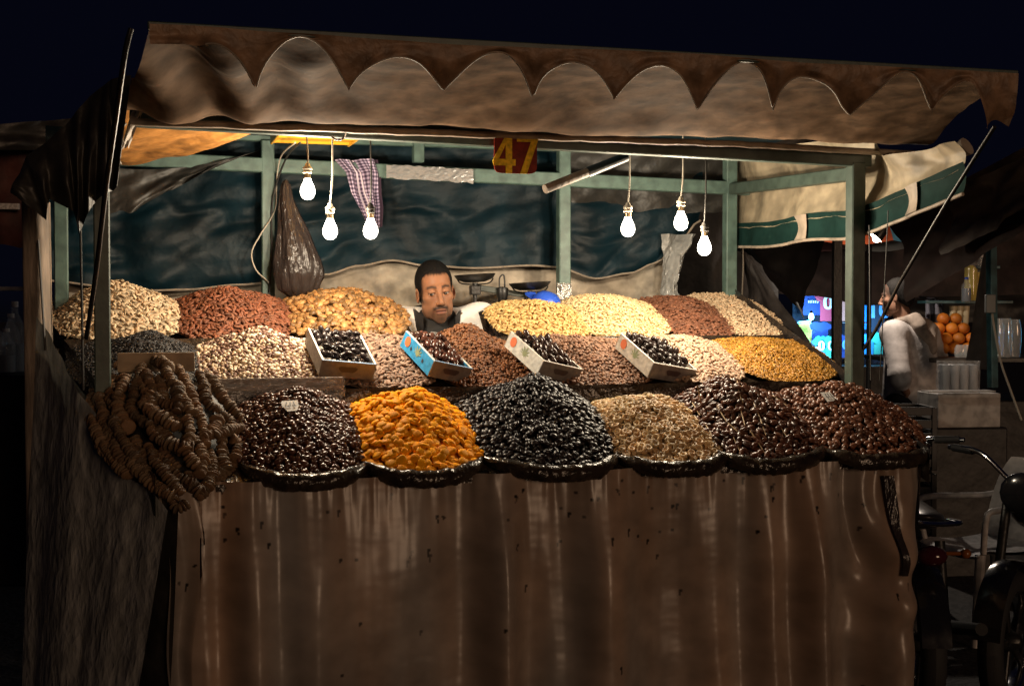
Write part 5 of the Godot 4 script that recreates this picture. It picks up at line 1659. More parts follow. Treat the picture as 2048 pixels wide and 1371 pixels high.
# ---------------------------------------------------------------- behind and beside the stall
func moto(where: Vector3, yaw: float, called: String, label: String, paint: Material) -> void:
	var t = thing(called, label, "motorcycle", where)
	var R = Basis(Vector3.UP, yaw)           # local: x forward, z right
	var P = func(x, y, z): return where + R * Vector3(x, y, z)
	var bk = M("black metal")
	for w in [[-0.6, "rear_wheel"], [0.62, "front_wheel"]]:
		var n := Node3D.new()
		n.name = w[1]
		n.position = R * Vector3(w[0], 0.28, 0)
		t.add_child(n)
		var xf = Transform3D(R * Basis(Vector3.RIGHT, PI / 2), P.call(w[0], 0.28, 0))
		var mb := MB.new()
		var pr := []
		for i in 13:
			var a = TAU * i / 12.0
			pr.append(Vector2(0.235 + 0.046 * cos(a), 0.05 * sin(a)))
		mb.lathe(pr, xf, 40)
		obj("tyre", mb, M("black rubber"), n)
		mb = MB.new()
		mb.lathe([Vector2(0.2, -0.03), Vector2(0.186, -0.026), Vector2(0.186, 0.026), Vector2(0.2, 0.03)], xf, 36)
		obj("rim", mb, M("chrome"), n)
		mb = MB.new()
		mb.lathe([Vector2(0.001, -0.05), Vector2(0.022, -0.045), Vector2(0.05, 0.0), Vector2(0.022, 0.045), Vector2(0.001, 0.05)], xf, 16)
		for k in 5:
			var a = TAU * k / 5
			mb.bar(xf * Vector3(cos(a) * 0.04, 0, sin(a) * 0.04), xf * Vector3(cos(a) * 0.19, 0, sin(a) * 0.19), 0.03, 0.02, 0.004, R * Vector3(0, 0, 1))
		obj("spokes", mb, bk, n)
		mb = MB.new()
		mb.grid(20, 6, func(a, b):
			var an = lerpf(0.15, PI - 0.5, a)
			if w[0] > 0: an = PI - an
			var z = lerpf(-0.055, 0.055, b)
			return P.call(w[0] - 0.3 * cos(an), 0.29 + (0.3 + 0.012 * cos(z * 28.0)) * sin(an), z))
		obj("mudguard", mb, paint, n)
	var mb := MB.new()
	for s in [-1, 1]:
		mb.tube([P.call(0.62, 0.28, s * 0.075), P.call(0.4, 0.82, s * 0.075)], 0.02, 8)
		mb.tube([P.call(-0.6, 0.28, s * 0.08), P.call(-0.1, 0.33, s * 0.08)], 0.016, 6)
		mb.tube([P.call(-0.55, 0.33, s * 0.1), P.call(-0.45, 0.66, s * 0.1)], 0.022, 8)
	mb.tube([P.call(0.42, 0.8, 0), P.call(0.2, 0.45, 0), P.call(-0.15, 0.4, 0), P.call(-0.4, 0.66, 0), P.call(0.35, 0.78, 0)], 0.022, 8)
	obj("frame", mb, bk, t)
	mb = MB.new()
	mb.blob(Vector3(0.24, 0.11, 0.12), 16, 12, func(d, r): return d * r * (1.0 - 0.25 * d.x * absf(d.y)), Transform3D(R, P.call(0.18, 0.76, 0)))
	obj("tank", mb, paint, t)
	mb = MB.new()
	mb.blob(Vector3(0.36, 0.055, 0.13), 16, 12, func(d, r): return Vector3(d.x, d.y * (1.0 if d.y > 0 else 0.8), d.z) * r + Vector3(0, 0.05 * d.x * d.x, 0), Transform3D(R, P.call(-0.32, 0.74, 0)))
	obj("seat", mb, M("seat vinyl", lin(0.02, 0.018, 0.018), 0.35), t)
	mb = MB.new()
	mb.blob(Vector3(0.16, 0.13, 0.1), 14, 10, func(d, r): return d * r, Transform3D(R, P.call(0.08, 0.42, 0)))
	obj("engine", mb, bk, t)
	mb = MB.new()
	mb.tube([P.call(0.1, 0.3, 0.14), P.call(-0.3, 0.28, 0.16), P.call(-0.85, 0.4, 0.17)], [0.018, 0.03, 0.024], 10)
	obj("exhaust", mb, M("black rubber"), t)
	mb = MB.new()
	mb.tube(smooth_path([P.call(-0.55, 0.76, -0.11), P.call(-0.8, 0.79, -0.1), P.call(-0.84, 0.79, 0), P.call(-0.8, 0.79, 0.1), P.call(-0.55, 0.76, 0.11)]), 0.01, 8)
	obj("grab_rail", mb, M("chrome"), t)
	mb = MB.new()
	mb.blob(Vector3(0.04, 0.04, 0.06), 12, 10, func(d, r): return d * r, Transform3D(R, P.call(-0.78, 0.66, 0)))
	obj("tail_light", mb, M("red lens", lin(0.045, 0.008, 0.012), 0.12), t)
	for s in [-1, 1]:
		mb = MB.new()
		mb.ball(P.call(-0.72, 0.66, s * 0.14), 0.02, 10)
		mb.tube([P.call(-0.72, 0.66, s * 0.14), P.call(-0.72, 0.66, s * 0.05)], 0.008, 6)
		obj("indicator", mb, M("amber lens", lin(0.2, 0.06, 0.01), 0.15), t)
	mb = MB.new()
	mb.tube(smooth_path([P.call(0.28, 1.0, -0.36), P.call(0.36, 0.99, -0.2), P.call(0.4, 0.88, -0.05), P.call(0.4, 0.88, 0.05), P.call(0.36, 0.99, 0.2), P.call(0.28, 1.0, 0.36)]), 0.011, 8)
	obj("handlebar", mb, M("chrome"), t)
	for s in [-1, 1]:
		mb = MB.new()
		mb.tube([P.call(0.29, 1.0, s * 0.34), P.call(0.335, 0.995, s * 0.24)], 0.017, 10)
		obj("grip", mb, M("black rubber"), t)
	mb = MB.new()
	mb.blob(Vector3(0.09, 0.085, 0.085), 16, 12, func(d, r): return d * r * Vector3(1.0 if d.x < 0 else 0.45, 1, 1), Transform3D(R, P.call(0.48, 0.85, 0)))
	obj("headlight", mb, paint, t)

func bottle(where: Vector3, r: float, h: float, called: String, label: String, group: String, m: Material, cap: Material, level := 0.0, liquid: Material = null) -> void:
	var t = thing(called, label, "bottle", where, group)
	var mb := MB.new()
	mb.lathe([Vector2(0.001, 0.002), Vector2(r * 0.9, 0.0), Vector2(r, h * 0.03), Vector2(r * 0.95, h * 0.25), Vector2(r, h * 0.3), Vector2(r * 0.95, h * 0.5), Vector2(r, h * 0.58), Vector2(r * 0.85, h * 0.7), Vector2(r * 0.4, h * 0.82), Vector2(r * 0.33, h * 0.94)], Transform3D(Basis(), where), 20)
	obj("glass_body", mb, m, t)
	mb = MB.new()
	mb.lathe([Vector2(r * 0.38, h * 0.92), Vector2(r * 0.38, h), Vector2(0.001, h * 1.0)], Transform3D(Basis(), where), 14)
	obj("cap", mb, cap, t)
	if liquid:
		mb = MB.new()
		mb.lathe([Vector2(0.001, 0.006), Vector2(r * 0.88, 0.006), Vector2(r * 0.92, h * 0.3), Vector2(r * 0.92, minf(level, 0.6) * h), Vector2(r * (0.92 if level < 0.62 else 0.36), level * h), Vector2(0.001, level * h)], Transform3D(Basis(), where), 18)
		obj("liquid", mb, liquid, t)

func jersey(x: float, y: float, d: float, w: float, h: float, m: Material, label: String, number: String, nm: Material) -> void:
	var c = atd(x, y, d)
	var t = thing("football_shirt", label, "football shirt", c)
	var mb := MB.new()
	var out := [[0.14, 0.5], [0.3, 0.46], [0.62, 0.24], [0.5, 0.1], [0.34, 0.2], [0.33, -0.5], [-0.33, -0.5], [-0.34, 0.2], [-0.5, 0.1], [-0.62, 0.24], [-0.3, 0.46], [-0.14, 0.5], [0.0, 0.45]]
	for s in [0.0, -0.02]:
		var c0 = mb.vert(c + Vector3(0, 0, s + (0.02 if s == 0.0 else -0.01)))
		for q in out: mb.vert(c + Vector3(q[0] * w, q[1] * h, s + 0.01 * sin(q[0] * 20)))
		for i in out.size():
			if s == 0.0: mb.tri(c0, c0 + 1 + i, c0 + 1 + (i + 1) % out.size())
			else: mb.tri(c0, c0 + 1 + (i + 1) % out.size(), c0 + 1 + i)
	obj("shirt", mb, m, t)
	if number != "":
		var tm := TextMesh.new()
		var f := SystemFont.new()
		f.font_names = PackedStringArray(["Droid Sans"])
		f.font_weight = 700
		tm.font = f
		tm.font_size = 48
		tm.pixel_size = h * 0.42 / 36.0
		tm.depth = 0.01
		tm.text = number
		var o := MeshInstance3D.new()
		o.name = "digits"
		o.mesh = tm
		o.material_override = nm
		o.position = Vector3(0, 0.02, 0.035)
		t.add_child(o)

func small_lamp(p: Vector3, r: float, energy: float, col: Color, label: String, called := "light_bulb") -> void:
	var t = thing(called, label, "light bulb", p)
	var mb := MB.new()
	mb.lathe([Vector2(0.001, -r * 1.1), Vector2(r * 0.8, -r * 0.7), Vector2(r, 0), Vector2(r * 0.8, r * 0.8), Vector2(r * 0.45, r * 1.5)], Transform3D(Basis(), p), 16)
	obj("glass_bulb", mb, M("cool bulb %.2f" % col.r, col, 0.3, {"glow": 8.0, "glow_color": col}), t)
	mb = MB.new()
	mb.lathe([Vector2(r * 0.48, r * 1.4), Vector2(r * 0.48, r * 2.2), Vector2(0.001, r * 2.3)], Transform3D(Basis(), p), 12)
	obj("socket", mb, M("black metal"), t)
	var l := OmniLight3D.new()
	l.name = "lamp"
	l.light_color = col
	l.light_energy = energy
	l.light_size = r * 0.8
	l.omni_range = 20.0
	l.omni_attenuation = 2.0
	l.shadow_enabled = true
	t.add_child(l)

func shirt_shop() -> void:
	var d = 20.0
	
	var navy = M("shirt navy", lin(0.02, 0.05, 0.25), 0.8)
	var red = M("shirt red", lin(0.45, 0.04, 0.09), 0.8)
	var sky_b = M("shirt sky", lin(0.03, 0.3, 0.8), 0.8)
	var dk = M("shirt dark", lin(0.02, 0.03, 0.06), 0.8)
	var white = M("shirt white", lin(0.7, 0.7, 0.7), 0.8)
	var pink = M("shirt pink", lin(0.7, 0.25, 0.2), 0.8)
	var green = M("shirt green", lin(0.05, 0.4, 0.3), 0.8)
	var yellow = M("shirt yellow", lin(0.5, 0.45, 0.08), 0.8)
	var ink = M("number white", lin(0.8, 0.8, 0.8), 0.7)
	var t = thing("shop_stand", "dark display stand of the football shirt stall across the square", "shop stand", ground_at(1670, d))
	var mb := MB.new()
	var a = ground_at(1585, d + 0.4)
	var b = ground_at(1775, d + 0.4)
	mb.box((a + b) / 2 + Vector3(0, 1.25, 0), Vector3((b.x - a.x) / 2, 0, 0), Vector3.UP * 0.85, Vector3(0, 0, 0.02), 0.01)
	obj("back_panel", mb, M("stand panel", lin(0.04, 0.06, 0.12), 0.8, {"tex": "dirt"}), t)
	mb = MB.new()
	mb.box((a + b) / 2 + Vector3(0, 0.38, 0.6), Vector3((b.x - a.x) / 2, 0, 0), Vector3.UP * 0.38, Vector3(0, 0, 0.35), 0.01)
	obj("counter", mb, M("black tarp"), t)
	for s in 3:
		mb = MB.new()
		var py = [572, 645, 716][s]
		mb.bar(atd(1585, py, d), atd(1775, py, d), 0.03, 0.02)
		obj("rail", mb, M("chrome"), t)
	jersey(1625, 602, d, 0.42, 0.42, navy, "navy shirt with pale lettering on the top rail of the shirt stall", "", ink)
	for k in 5:
		mb = MB.new()
		mb.box(atd(1618 + k * 4.5, 603, d - 0.05), Vector3(0.009, 0, 0), Vector3(0, 0.018, 0), Vector3(0, 0, 0.004))
		obj("pale_letter", mb, ink, get_node("football_shirt"))
	jersey(1655, 608, d - 0.1, 0.3, 0.5, red, "red shirt with a white 0 on the top rail of the shirt stall", "0", ink)
	jersey(1693, 608, d, 0.3, 0.5, pink, "salmon and white shirt half hidden by the right front post", "", ink)
	jersey(1735, 625, d, 0.26, 0.5, sky_b, "bright sky blue shirt right of the front post", "", ink)
	jersey(1756, 622, d - 0.1, 0.3, 0.62, dk, "black shirt with a blue 10 beside the hooded man", "10", M("number blue", lin(0.15, 0.4, 0.8), 0.7))
	jersey(1612, 664, d - 0.1, 0.26, 0.3, yellow, "small olive yellow shirt under the cyan tube light", "", ink)
	jersey(1640, 662, d - 0.1, 0.36, 0.28, navy, "small dark blue shirt in the middle row of the shirt stall", "", ink)
	jersey(1642, 694, d - 0.2, 0.22, 0.34, sky_b, "small blue shirt with a white 0 in the bottom row", "0", ink)
	jersey(1661, 694, d - 0.2, 0.2, 0.34, green, "small turquoise shirt with a pale 0 in the bottom row", "0", ink)
	jersey(1690, 692, d - 0.2, 0.26, 0.34, navy, "small navy shirt with a pale 0 left of the front post", "0", M("number blue"))
	jersey(1737, 692, d - 0.2, 0.22, 0.36, sky_b, "small blue shirt in the bottom row right of the front post", "", ink)
	jersey(1757, 690, d - 0.2, 0.2, 0.4, green, "small green shirt nearest the hooded man", "", ink)
	small_lamp(atd(1623, 634, d - 0.4), 0.042, 0.8, Color(0.55, 0.85, 1.0), "blue white bulb hanging before the navy shirt")
	small_lamp(atd(1635, 700, d - 0.45), 0.036, 0.6, Color(0.55, 0.86, 1.0), "blue white bulb low before the small blue shirt")
	small_lamp(atd(1740, 655, d - 0.5), 0.02, 0.6, Color(0.5, 0.8, 1.0), "tiny blue white bulb beside the black shirt with a 10")
	var tb = thing("tube_light", "cyan tube light under the top rail of the shirt stall", "tube light", atd(1608, 643, d - 0.3))
	mb = MB.new()
	mb.tube([atd(1597, 645, d - 0.3), atd(1622, 643, d - 0.3)], 0.02, 8)
	obj("glass_tube", mb, M("cyan tube", lin(0.3, 0.8, 1.0), 0.3, {"glow": 1.6, "glow_color": Color(0.3, 0.85, 1.0)}), tb)
	# glasses on its counter
	for k in 2:
		var g = atd(1612 + k * 11, 712, d - 0.6)
		var gt = thing("glass_jar", ["clear glass jar at the left end of the shirt stall counter", "clear glass jar beside the low blue white bulb"][k], "jar", g)
		mb = MB.new()
		mb.lathe([Vector2(0.03, 0), Vector2(0.045, 0.02), Vector2(0.05, 0.2), Vector2(0.055, 0.24)], Transform3D(Basis(), g), 12)
		obj("jar_wall", mb, M("glass"), gt)

func juice_stall() -> void:
	var d = 9.0
	# brown back sheet and far dark tarps
	tag(obj("brown_back_sheet", sheet(atd(1500, 470, 10.6), atd(2140, 430, 10.2), atd(1500, 585, 10.6), atd(2140, 640, 10.2), 40, 14, 0.08, 1.5, 0.6, 0, 0.1, 81), M("brown tarp")), "brown sheet hanging across the back of the juice stall above the shirts", "tarpaulin")
	tag(obj("dark_back_sheet", sheet(atd(1790, 596, 10.15), atd(2140, 586, 10.15), atd(1790, 640, 10.15), atd(2140, 650, 10.15), 30, 8, 0.05, 1.5, 0.6, 0, 0.1, 82), M("black tarp")), "dark sheet hung under the brown one behind the hooded man", "tarpaulin")
	tag(obj("far_dark_sheet", sheet(atd(1300, 400, 8.6), atd(1560, 400, 8.6), atd(1300, 700, 8.6), atd(1560, 700, 8.6), 16, 14, 0.08, 1, 0.5, 0, 0, 83), M("black tarp")), "black sheet standing far behind the clear bag and right back posts", "tarpaulin")
	# hanging tarps near our stall's right side
	var f := [[1478, 492, 1.75, 1650, 462, 1.75, 1482, 660, 1.75, 1592, 600, 1.75]]
	var tn = thing("dark_side_tarp", "black tarpaulin hanging in a wedge behind the right end of the stall", "tarpaulin", S(1.6, 1.2, 2.0))
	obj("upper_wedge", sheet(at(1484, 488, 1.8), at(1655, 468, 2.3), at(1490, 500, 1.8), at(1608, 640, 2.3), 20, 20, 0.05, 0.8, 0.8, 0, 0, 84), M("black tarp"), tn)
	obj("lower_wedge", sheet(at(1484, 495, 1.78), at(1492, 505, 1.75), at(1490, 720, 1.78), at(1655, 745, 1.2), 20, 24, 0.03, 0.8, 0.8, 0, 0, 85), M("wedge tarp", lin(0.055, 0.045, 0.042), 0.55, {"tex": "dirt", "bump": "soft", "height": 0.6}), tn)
	tag(obj("tied_cord", rope([at(1486, 494, 1.7), at(1487, 530, 1.7), at(1484, 600, 1.7)], 0.004), M("cord white")), "pale cord knotted at the corner of the black wedge tarpaulin", "string")
	tn = thing("neighbour_awning", "dark brown tarpaulin of the neighbouring stall slanting across the right edge", "tarpaulin", atd(1950, 420, 6.0))
	obj("awning_sheet", sheet(atd(1772, 442, 6.6), atd(2160, 235, 5.6), atd(1828, 600, 6.6), atd(2160, 390, 5.6), 30, 24, 0.06, 1.0, 0.8, 0.0, 0.05, 87), M("brown tarp"), tn)
	obj("awning_flap", sheet(atd(1885, 395, 6.2), atd(2160, 255, 5.5), atd(1900, 515, 6.1), atd(2160, 360, 5.5), 20, 16, 0.06, 1.0, 0.8, 0.0, 0.1, 88), M("flap tarp", lin(0.075, 0.06, 0.055), 0.6, {"tex": "dirt", "bump": "soft", "height": 0.6}), tn)
	# striped umbrella and spot lamp
	var t = thing("parasol", "red, white and blue parasol lit from below behind the right front post", "parasol", atd(1740, 500, 9.8))
	var hub = atd(1740, 395, 9.8)
	var cols := [lin(0.62, 0.6, 0.56), lin(0.12, 0.4, 0.6), lin(0.62, 0.12, 0.04), lin(0.62, 0.6, 0.56), lin(0.12, 0.4, 0.6), lin(0.6, 0.3, 0.3), lin(0.62, 0.6, 0.56), lin(0.12, 0.4, 0.6)]
	for k in 8:
		var mb := MB.new()
		mb.grid(6, 8, func(a, b):
			var an = (k + a) * TAU / 8
			var r = 0.62 * b
			return hub + Vector3(cos(an) * r, -0.34 * b * b - 0.03 * sin(PI * a) * b, sin(an) * r))
		obj("canopy_panel", mb, M("parasol %d" % k, cols[k], 0.7, {"back": Color(0.3, 0.3, 0.3)}), t)
	var pm := MB.new()
	pm.tube([hub, Vector3(hub.x, 0, hub.z)], 0.018, 8)
	obj("pole", pm, M("black metal"), t)
	var lp = atd(1754, 476, 8.6)
	small_lamp(lp, 0.028, 1.0, Color(1.0, 0.93, 0.85), "small white lamp in a metal hood under the striped parasol", "hooded_lamp")
	var hm := MB.new()
	hm.lathe([Vector2(0.045, -0.01), Vector2(0.04, 0.05), Vector2(0.018, 0.09), Vector2(0.001, 0.1)], Transform3D(Basis(Vector3.BACK, -0.7) , lp + Vector3(0.0, 0.012, -0.005)), 14)
	obj("hood", hm, M("black metal"), get_node("hooded_lamp"))
	tag(obj("lamp_cable", rope(smooth_path([lp + Vector3(0.02, 0.1, 0), lp + Vector3(-0.05, 0.2, 0.1), atd(1700, 420, 8.4), atd(1660, 400, 8.2)]), 0.006), M("cord black")), "black cable leading to the hooded white lamp", "cable")
	# dark upright between the shirts and the right front post
	t = thing("dark_post", "dark square post standing behind the right front post", "post", ground_at(1674, 7.2))
	var mb := MB.new()
	mb.box(ground_at(1674, 7.2) + Vector3(0, 1.05, 0), Vector3(0.024, 0, 0), Vector3.UP * 1.05, Vector3(0, 0, 0.024), 0.003)
	obj("shaft", mb, M("black metal"), t)
	# counter of the juice stall with the oranges
	t = thing("juice_stall", "dark juice stall counter with a teal frame at the right edge of the photo", "juice stall", ground_at(1930, d))
	mb = MB.new()
	var c = ground_at(1960, d)
	mb.box(c + Vector3(0, 0.5, 0), Vector3(0.62, 0, 0), Vector3.UP * 0.5, Vector3(0, 0, 0.3), 0.01)
	obj("counter_front", mb, M("black tarp"), t)
	mb = MB.new()
	mb.box(Vector3(c.x, atd(1960, 716, d).y, c.z), Vector3(0.68, 0, 0), Vector3.UP * 0.015, Vector3(0, 0, 0.35), 0.004)
	obj("counter_top", mb, M("black metal"), t)
	var teal = M("teal frame", lin(0.05, 0.13, 0.15), 0.45, {"tex": "dirt"})
	mb = MB.new()
	mb.bar(atd(1983, 470, 7.6), atd(1986, 775, 7.6), 0.045, 0.045)
	obj("frame_post", mb, teal, t)
	mb = MB.new()
	mb.box(atd(1930, 604, d + 0.3), Vector3(0.3, 0, 0), Vector3.UP * 0.01, Vector3(0, 0, 0.1), 0.003)
	obj("bottle_shelf", mb, teal, t)
	mb = MB.new()
	mb.box(atd(1968, 535, d + 0.3), Vector3(0.08, 0, 0), Vector3.UP * 0.01, Vector3(0, 0, 0.1), 0.003)
	obj("bottle_shelf", mb, teal, t)
	tag(obj("slanted_board", sheet(atd(1974, 480, 8.0), atd(1984, 474, 8.0), atd(1928, 738, 8.3), atd(1985, 738, 8.3), 10, 20, 0.01, 1, 1, 0, 0, 90), M("black tarp")), "dark slanting board beside the oranges under the teal frame", "board")
	# oranges, stacked
	var og := []
	for c2 in tones(0.62, 0.2, 0.02, 0.2): og.append(M("orange skin %d" % og.size(), c2.linear_to_srgb(), 0.45, {"bump": "fine", "height": 0.15, "scale": 14.0}))
	var om := MB.new()
	om.blob(Vector3(0.042, 0.04, 0.042), 16, 12, func(dd, r): return dd * r * (1.0 + 0.02 * nz.get_noise_3d(dd.x * 90, dd.y * 90, dd.z * 90)))
	var omesh = om.mesh()
	var cnt := 0
	for layer in 4:
		for r in 4 - layer:
			for q in 5 - layer:
				var p = atd(1908, 709, d) + Vector3((q - (4 - layer) / 2.0) * 0.084, 0.042 + layer * 0.066, -0.1 + (r - (3 - layer) / 2.0) * 0.084)
				var o := MeshInstance3D.new()
				o.mesh = omesh
				o.material_override = og[rg.randi() % og.size()]
				o.position = p + Vector3(rg.randf_range(-1, 1), 0, rg.randf_range(-1, 1)) * 0.006
				o.name = numbered("orange")
				add_child(o)
				tag(o, "orange in the stacked pyramid on the juice stall counter", "orange", "oranges stacked on the juice stall")
	# drinks
	var glassm = M("glass")
	bottle(atd(1942, 603, d + 0.25), 0.047, 0.38, "juice_bottle", "tall bottle of bright yellow juice on the shelf over the oranges", "", glassm, M("paper"), 0.66, M("yellow juice", lin(0.85, 0.7, 0.01), 0.2, {"back": Color(0.8, 0.6, 0.0)}))
	bottle(atd(1962, 600, d + 0.28), 0.045, 0.32, "juice_bottle", "second bottle of yellow juice with a pale label behind the first", "", glassm, M("paper"), 0.6, M("yellow juice"))
	bottle(atd(1933, 604, d + 0.15), 0.034, 0.17, "water_bottle", "small clear water bottle with a blue cap beside the yellow juice", "", glassm, M("blue plastic"), 0.55, M("water", lin(0.14, 0.16, 0.2), 0.1))
	bottle(atd(1968, 532, d + 0.3), 0.045, 0.17, "water_bottle", "clear bottle alone on the highest shelf of the juice stall", "", glassm, M("paper"))
	for k in 5:
		var g = atd([1832, 1850, 1995, 2012, 2030][k] + (0 if k > 1 else 90), [726, 726, 722, 722, 724][k], d - (0.2 if k > 1 else 0.25))
		var gt = thing("drinking_glass", ["clear drinking glass before the oranges", "clear drinking glass beside the teal frame post", "tall clear glass jug right of the teal post", "clear glass jug in the middle of the right hand three", "clear glass jug at the far right end of the counter"][k], "glass", g)
		mb = MB.new()
		var hh = 0.12 if k < 2 else 0.28
		mb.lathe([Vector2(0.001, 0.004), Vector2(0.03, 0), Vector2(0.042, hh * 0.5), Vector2(0.04, hh * 0.8), Vector2(0.03, hh), Vector2(0.027, hh), Vector2(0.036, hh * 0.8), Vector2(0.038, hh * 0.5), Vector2(0.026, 0.01)], Transform3D(Basis(), g), 16)
		obj("glass_wall", mb, glassm, gt)
	# tall pale glasses and socks hung at the back
	for k in 3:
		var g = atd(1906 + k * 13, 655, d + 0.3)
		var gt = thing("milkshake_glass", ["cream filled tall glass at the left behind the oranges", "cream filled tall glass in the middle behind the oranges", "cream filled tall glass at the right behind the oranges"][k], "glass", g)
		mb = MB.new()
		mb.lathe([Vector2(0.001, 0), Vector2(0.014, 0), Vector2(0.02, 0.05), Vector2(0.026, 0.15), Vector2(0.001, 0.15)], Transform3D(Basis(), g), 14)
		obj("drink", mb, M("cream drink", lin(0.6, 0.5, 0.32), 0.4), gt)
	for k in 4:
		var top = atd(1856 + k * 9, 600, d + 0.6)
		mb = MB.new()
		mb.tube([top, top + Vector3(0.004, -0.12, 0), top + Vector3(-0.006, -0.2 - 0.02 * (k % 2), 0)], [0.016, 0.02, 0.014], 8)
		tag(obj("hanging_sock", mb, M("sock %d" % (k % 2), [lin(0.45, 0.45, 0.55), lin(0.03, 0.03, 0.04)][k % 2], 0.9)), ["pale striped sock hung nearest the hooded man", "dark sock second on the rail beside the hooded man", "pale striped sock third on the rail beside the hooded man", "dark sock at the right end of the sock rail"][k], "sock")
	tag(obj("sock_rail", rope([atd(1838, 593, d + 0.6), atd(1870, 596, d + 0.6), atd(1880, 612, d + 0.5)], 0.008), M("chrome")), "thin metal rail carrying the hanging socks", "rail")
	# switch box and its cable
	t = thing("switch_box", "grey switch box on the teal frame post with a pale cable", "switch box", atd(1981, 607, 7.5))
	mb = MB.new()
	mb.box(atd(1981, 607, 7.52), Vector3(0.028, 0, 0), Vector3.UP * 0.052, Vector3(0, 0, 0.015), 0.004)
	obj("box_body", mb, M("switch grey", lin(0.14, 0.15, 0.15), 0.5), t)
	mb = MB.new()
	mb.tube(smooth_path([atd(1985, 627, 7.5), atd(1990, 660, 7.5), atd(2003, 725, 7.4), atd(2022, 780, 7.3), atd(2044, 840, 7.2)]), 0.006, 6)
	obj("cable", mb, M("cord white"), t)
	# wrapped stack of plastic cups on the white carton
	t = thing("cup_pack", "clear wrapped pack of plastic cups standing on the white carton", "cup pack", atd(1913, 783, 8.0))
	var wrap := MB.new()
	for k in 8:
		var p = atd(1913, 783, 8.0) + Vector3((k % 4 - 1.5) * 0.055, 0, (k / 4) * 0.06)
		mb = MB.new()
		mb.lathe([Vector2(0.001, 0), Vector2(0.021, 0), Vector2(0.027, 0.16), Vector2(0.02, 0.165), Vector2(0.001, 0.165)], Transform3D(Basis(), p), 12)
		obj("cup_stack", mb, M("cup", lin(0.4, 0.42, 0.46), 0.25), t)
	wrap.grid(40, 8, func(a, b):
		var an = a * TAU
		return atd(1913, 783, 8.0) + Vector3(0.118 * signf(cos(an)) * pow(absf(cos(an)), 0.4), -0.004 + 0.19 * b, 0.03 + 0.07 * signf(sin(an)) * pow(absf(sin(an)), 0.4)) + Vector3(0.006, 0.004, 0.006) * nz.get_noise_2d(a * 400, b * 90))
	obj("wrap_film", wrap, M("clear plastic"), t)
	t = thing("white_carton", "white carton standing open below the plastic cups", "carton", atd(1915, 850, 8.0))
	mb = MB.new()
	mb.box(atd(1917, 817, 8.1), Vector3(0.195, 0, -0.03), Vector3.UP * 0.1, Vector3(0.02, 0, 0.14), 0.003)
	obj("carton_body", mb, M("carton", lin(0.45, 0.42, 0.4), 0.8, {"tex": "faint", "scale": 2.0}), t)
	mb = MB.new()
	mb.box(atd(1917, 783, 7.7) + Vector3(0, 0.004, 0), Vector3(0.2, 0, -0.03), Vector3.UP * 0.003, Vector3(0.006, 0, 0.06), 0.001)
	obj("carton_flap", mb, M("carton"), t)
	t = thing("carton_stand", "dark crate that carries the white carton", "crate", ground_at(1915, 8.1))
	mb = MB.new()
	var gs = ground_at(1917, 8.1)
	var gh = atd(1917, 851, 8.1).y / 2
	mb.box(gs + Vector3(0, gh, 0), Vector3(0.24, 0, -0.03), Vector3.UP * gh, Vector3(0.02, 0, 0.16), 0.01)
	obj("crate_body", mb, M("black tarp"), t)
	# dark crates before the hooded man
	for k in 2:
		t = thing("slatted_crate", ["black plastic crate behind the right end of the goods, upper one", "black plastic crate under the upper one beside the hooded man"][k], "crate", ground_at(1800, 7.4) + Vector3(0, 0.72 - 0.36 * k, 0))
		var p0 = t.position
		for r in 5:
			for s in [-1, 1]:
				mb = MB.new()
				mb.box(p0 + Vector3(0, 0.04 + 0.07 * r, 0.14 * s), Vector3(0.15, 0, 0), Vector3.UP * 0.022, Vector3(0, 0, 0.008), 0.002)
				obj("slat", mb, M("crate black", lin(0.016, 0.014, 0.015), 0.5), t)
				mb = MB.new()
				mb.box(p0 + Vector3(0.15 * s, 0.04 + 0.07 * r, 0), Vector3(0.008, 0, 0), Vector3.UP * 0.022, Vector3(0, 0, 0.13), 0.002)
				obj("slat", mb, M("crate black"), t)
		for q in [[-1, -1], [-1, 1], [1, -1], [1, 1]]:
			mb = MB.new()
			mb.box(p0 + Vector3(0.15 * q[0], 0.17, 0.14 * q[1]), Vector3(0.014, 0, 0), Vector3.UP * 0.17, Vector3(0, 0, 0.014), 0.002)
			obj("corner_post", mb, M("crate black"), t)
		mb = MB.new()
		mb.box(p0 + Vector3(0, 0.01, 0), Vector3(0.15, 0, 0), Vector3.UP * 0.01, Vector3(0, 0, 0.14), 0.002)
		obj("crate_floor", mb, M("crate black"), t)
	t = thing("low_crate", "wooden low crate that carries the two black crates", "crate", ground_at(1800, 7.4))
	mb = MB.new()
	mb.box(t.position + Vector3(0, 0.18, 0), Vector3(0.17, 0, 0), Vector3.UP * 0.175, Vector3(0, 0, 0.15), 0.006)
	obj("crate_body", mb, M("black tarp"), t)

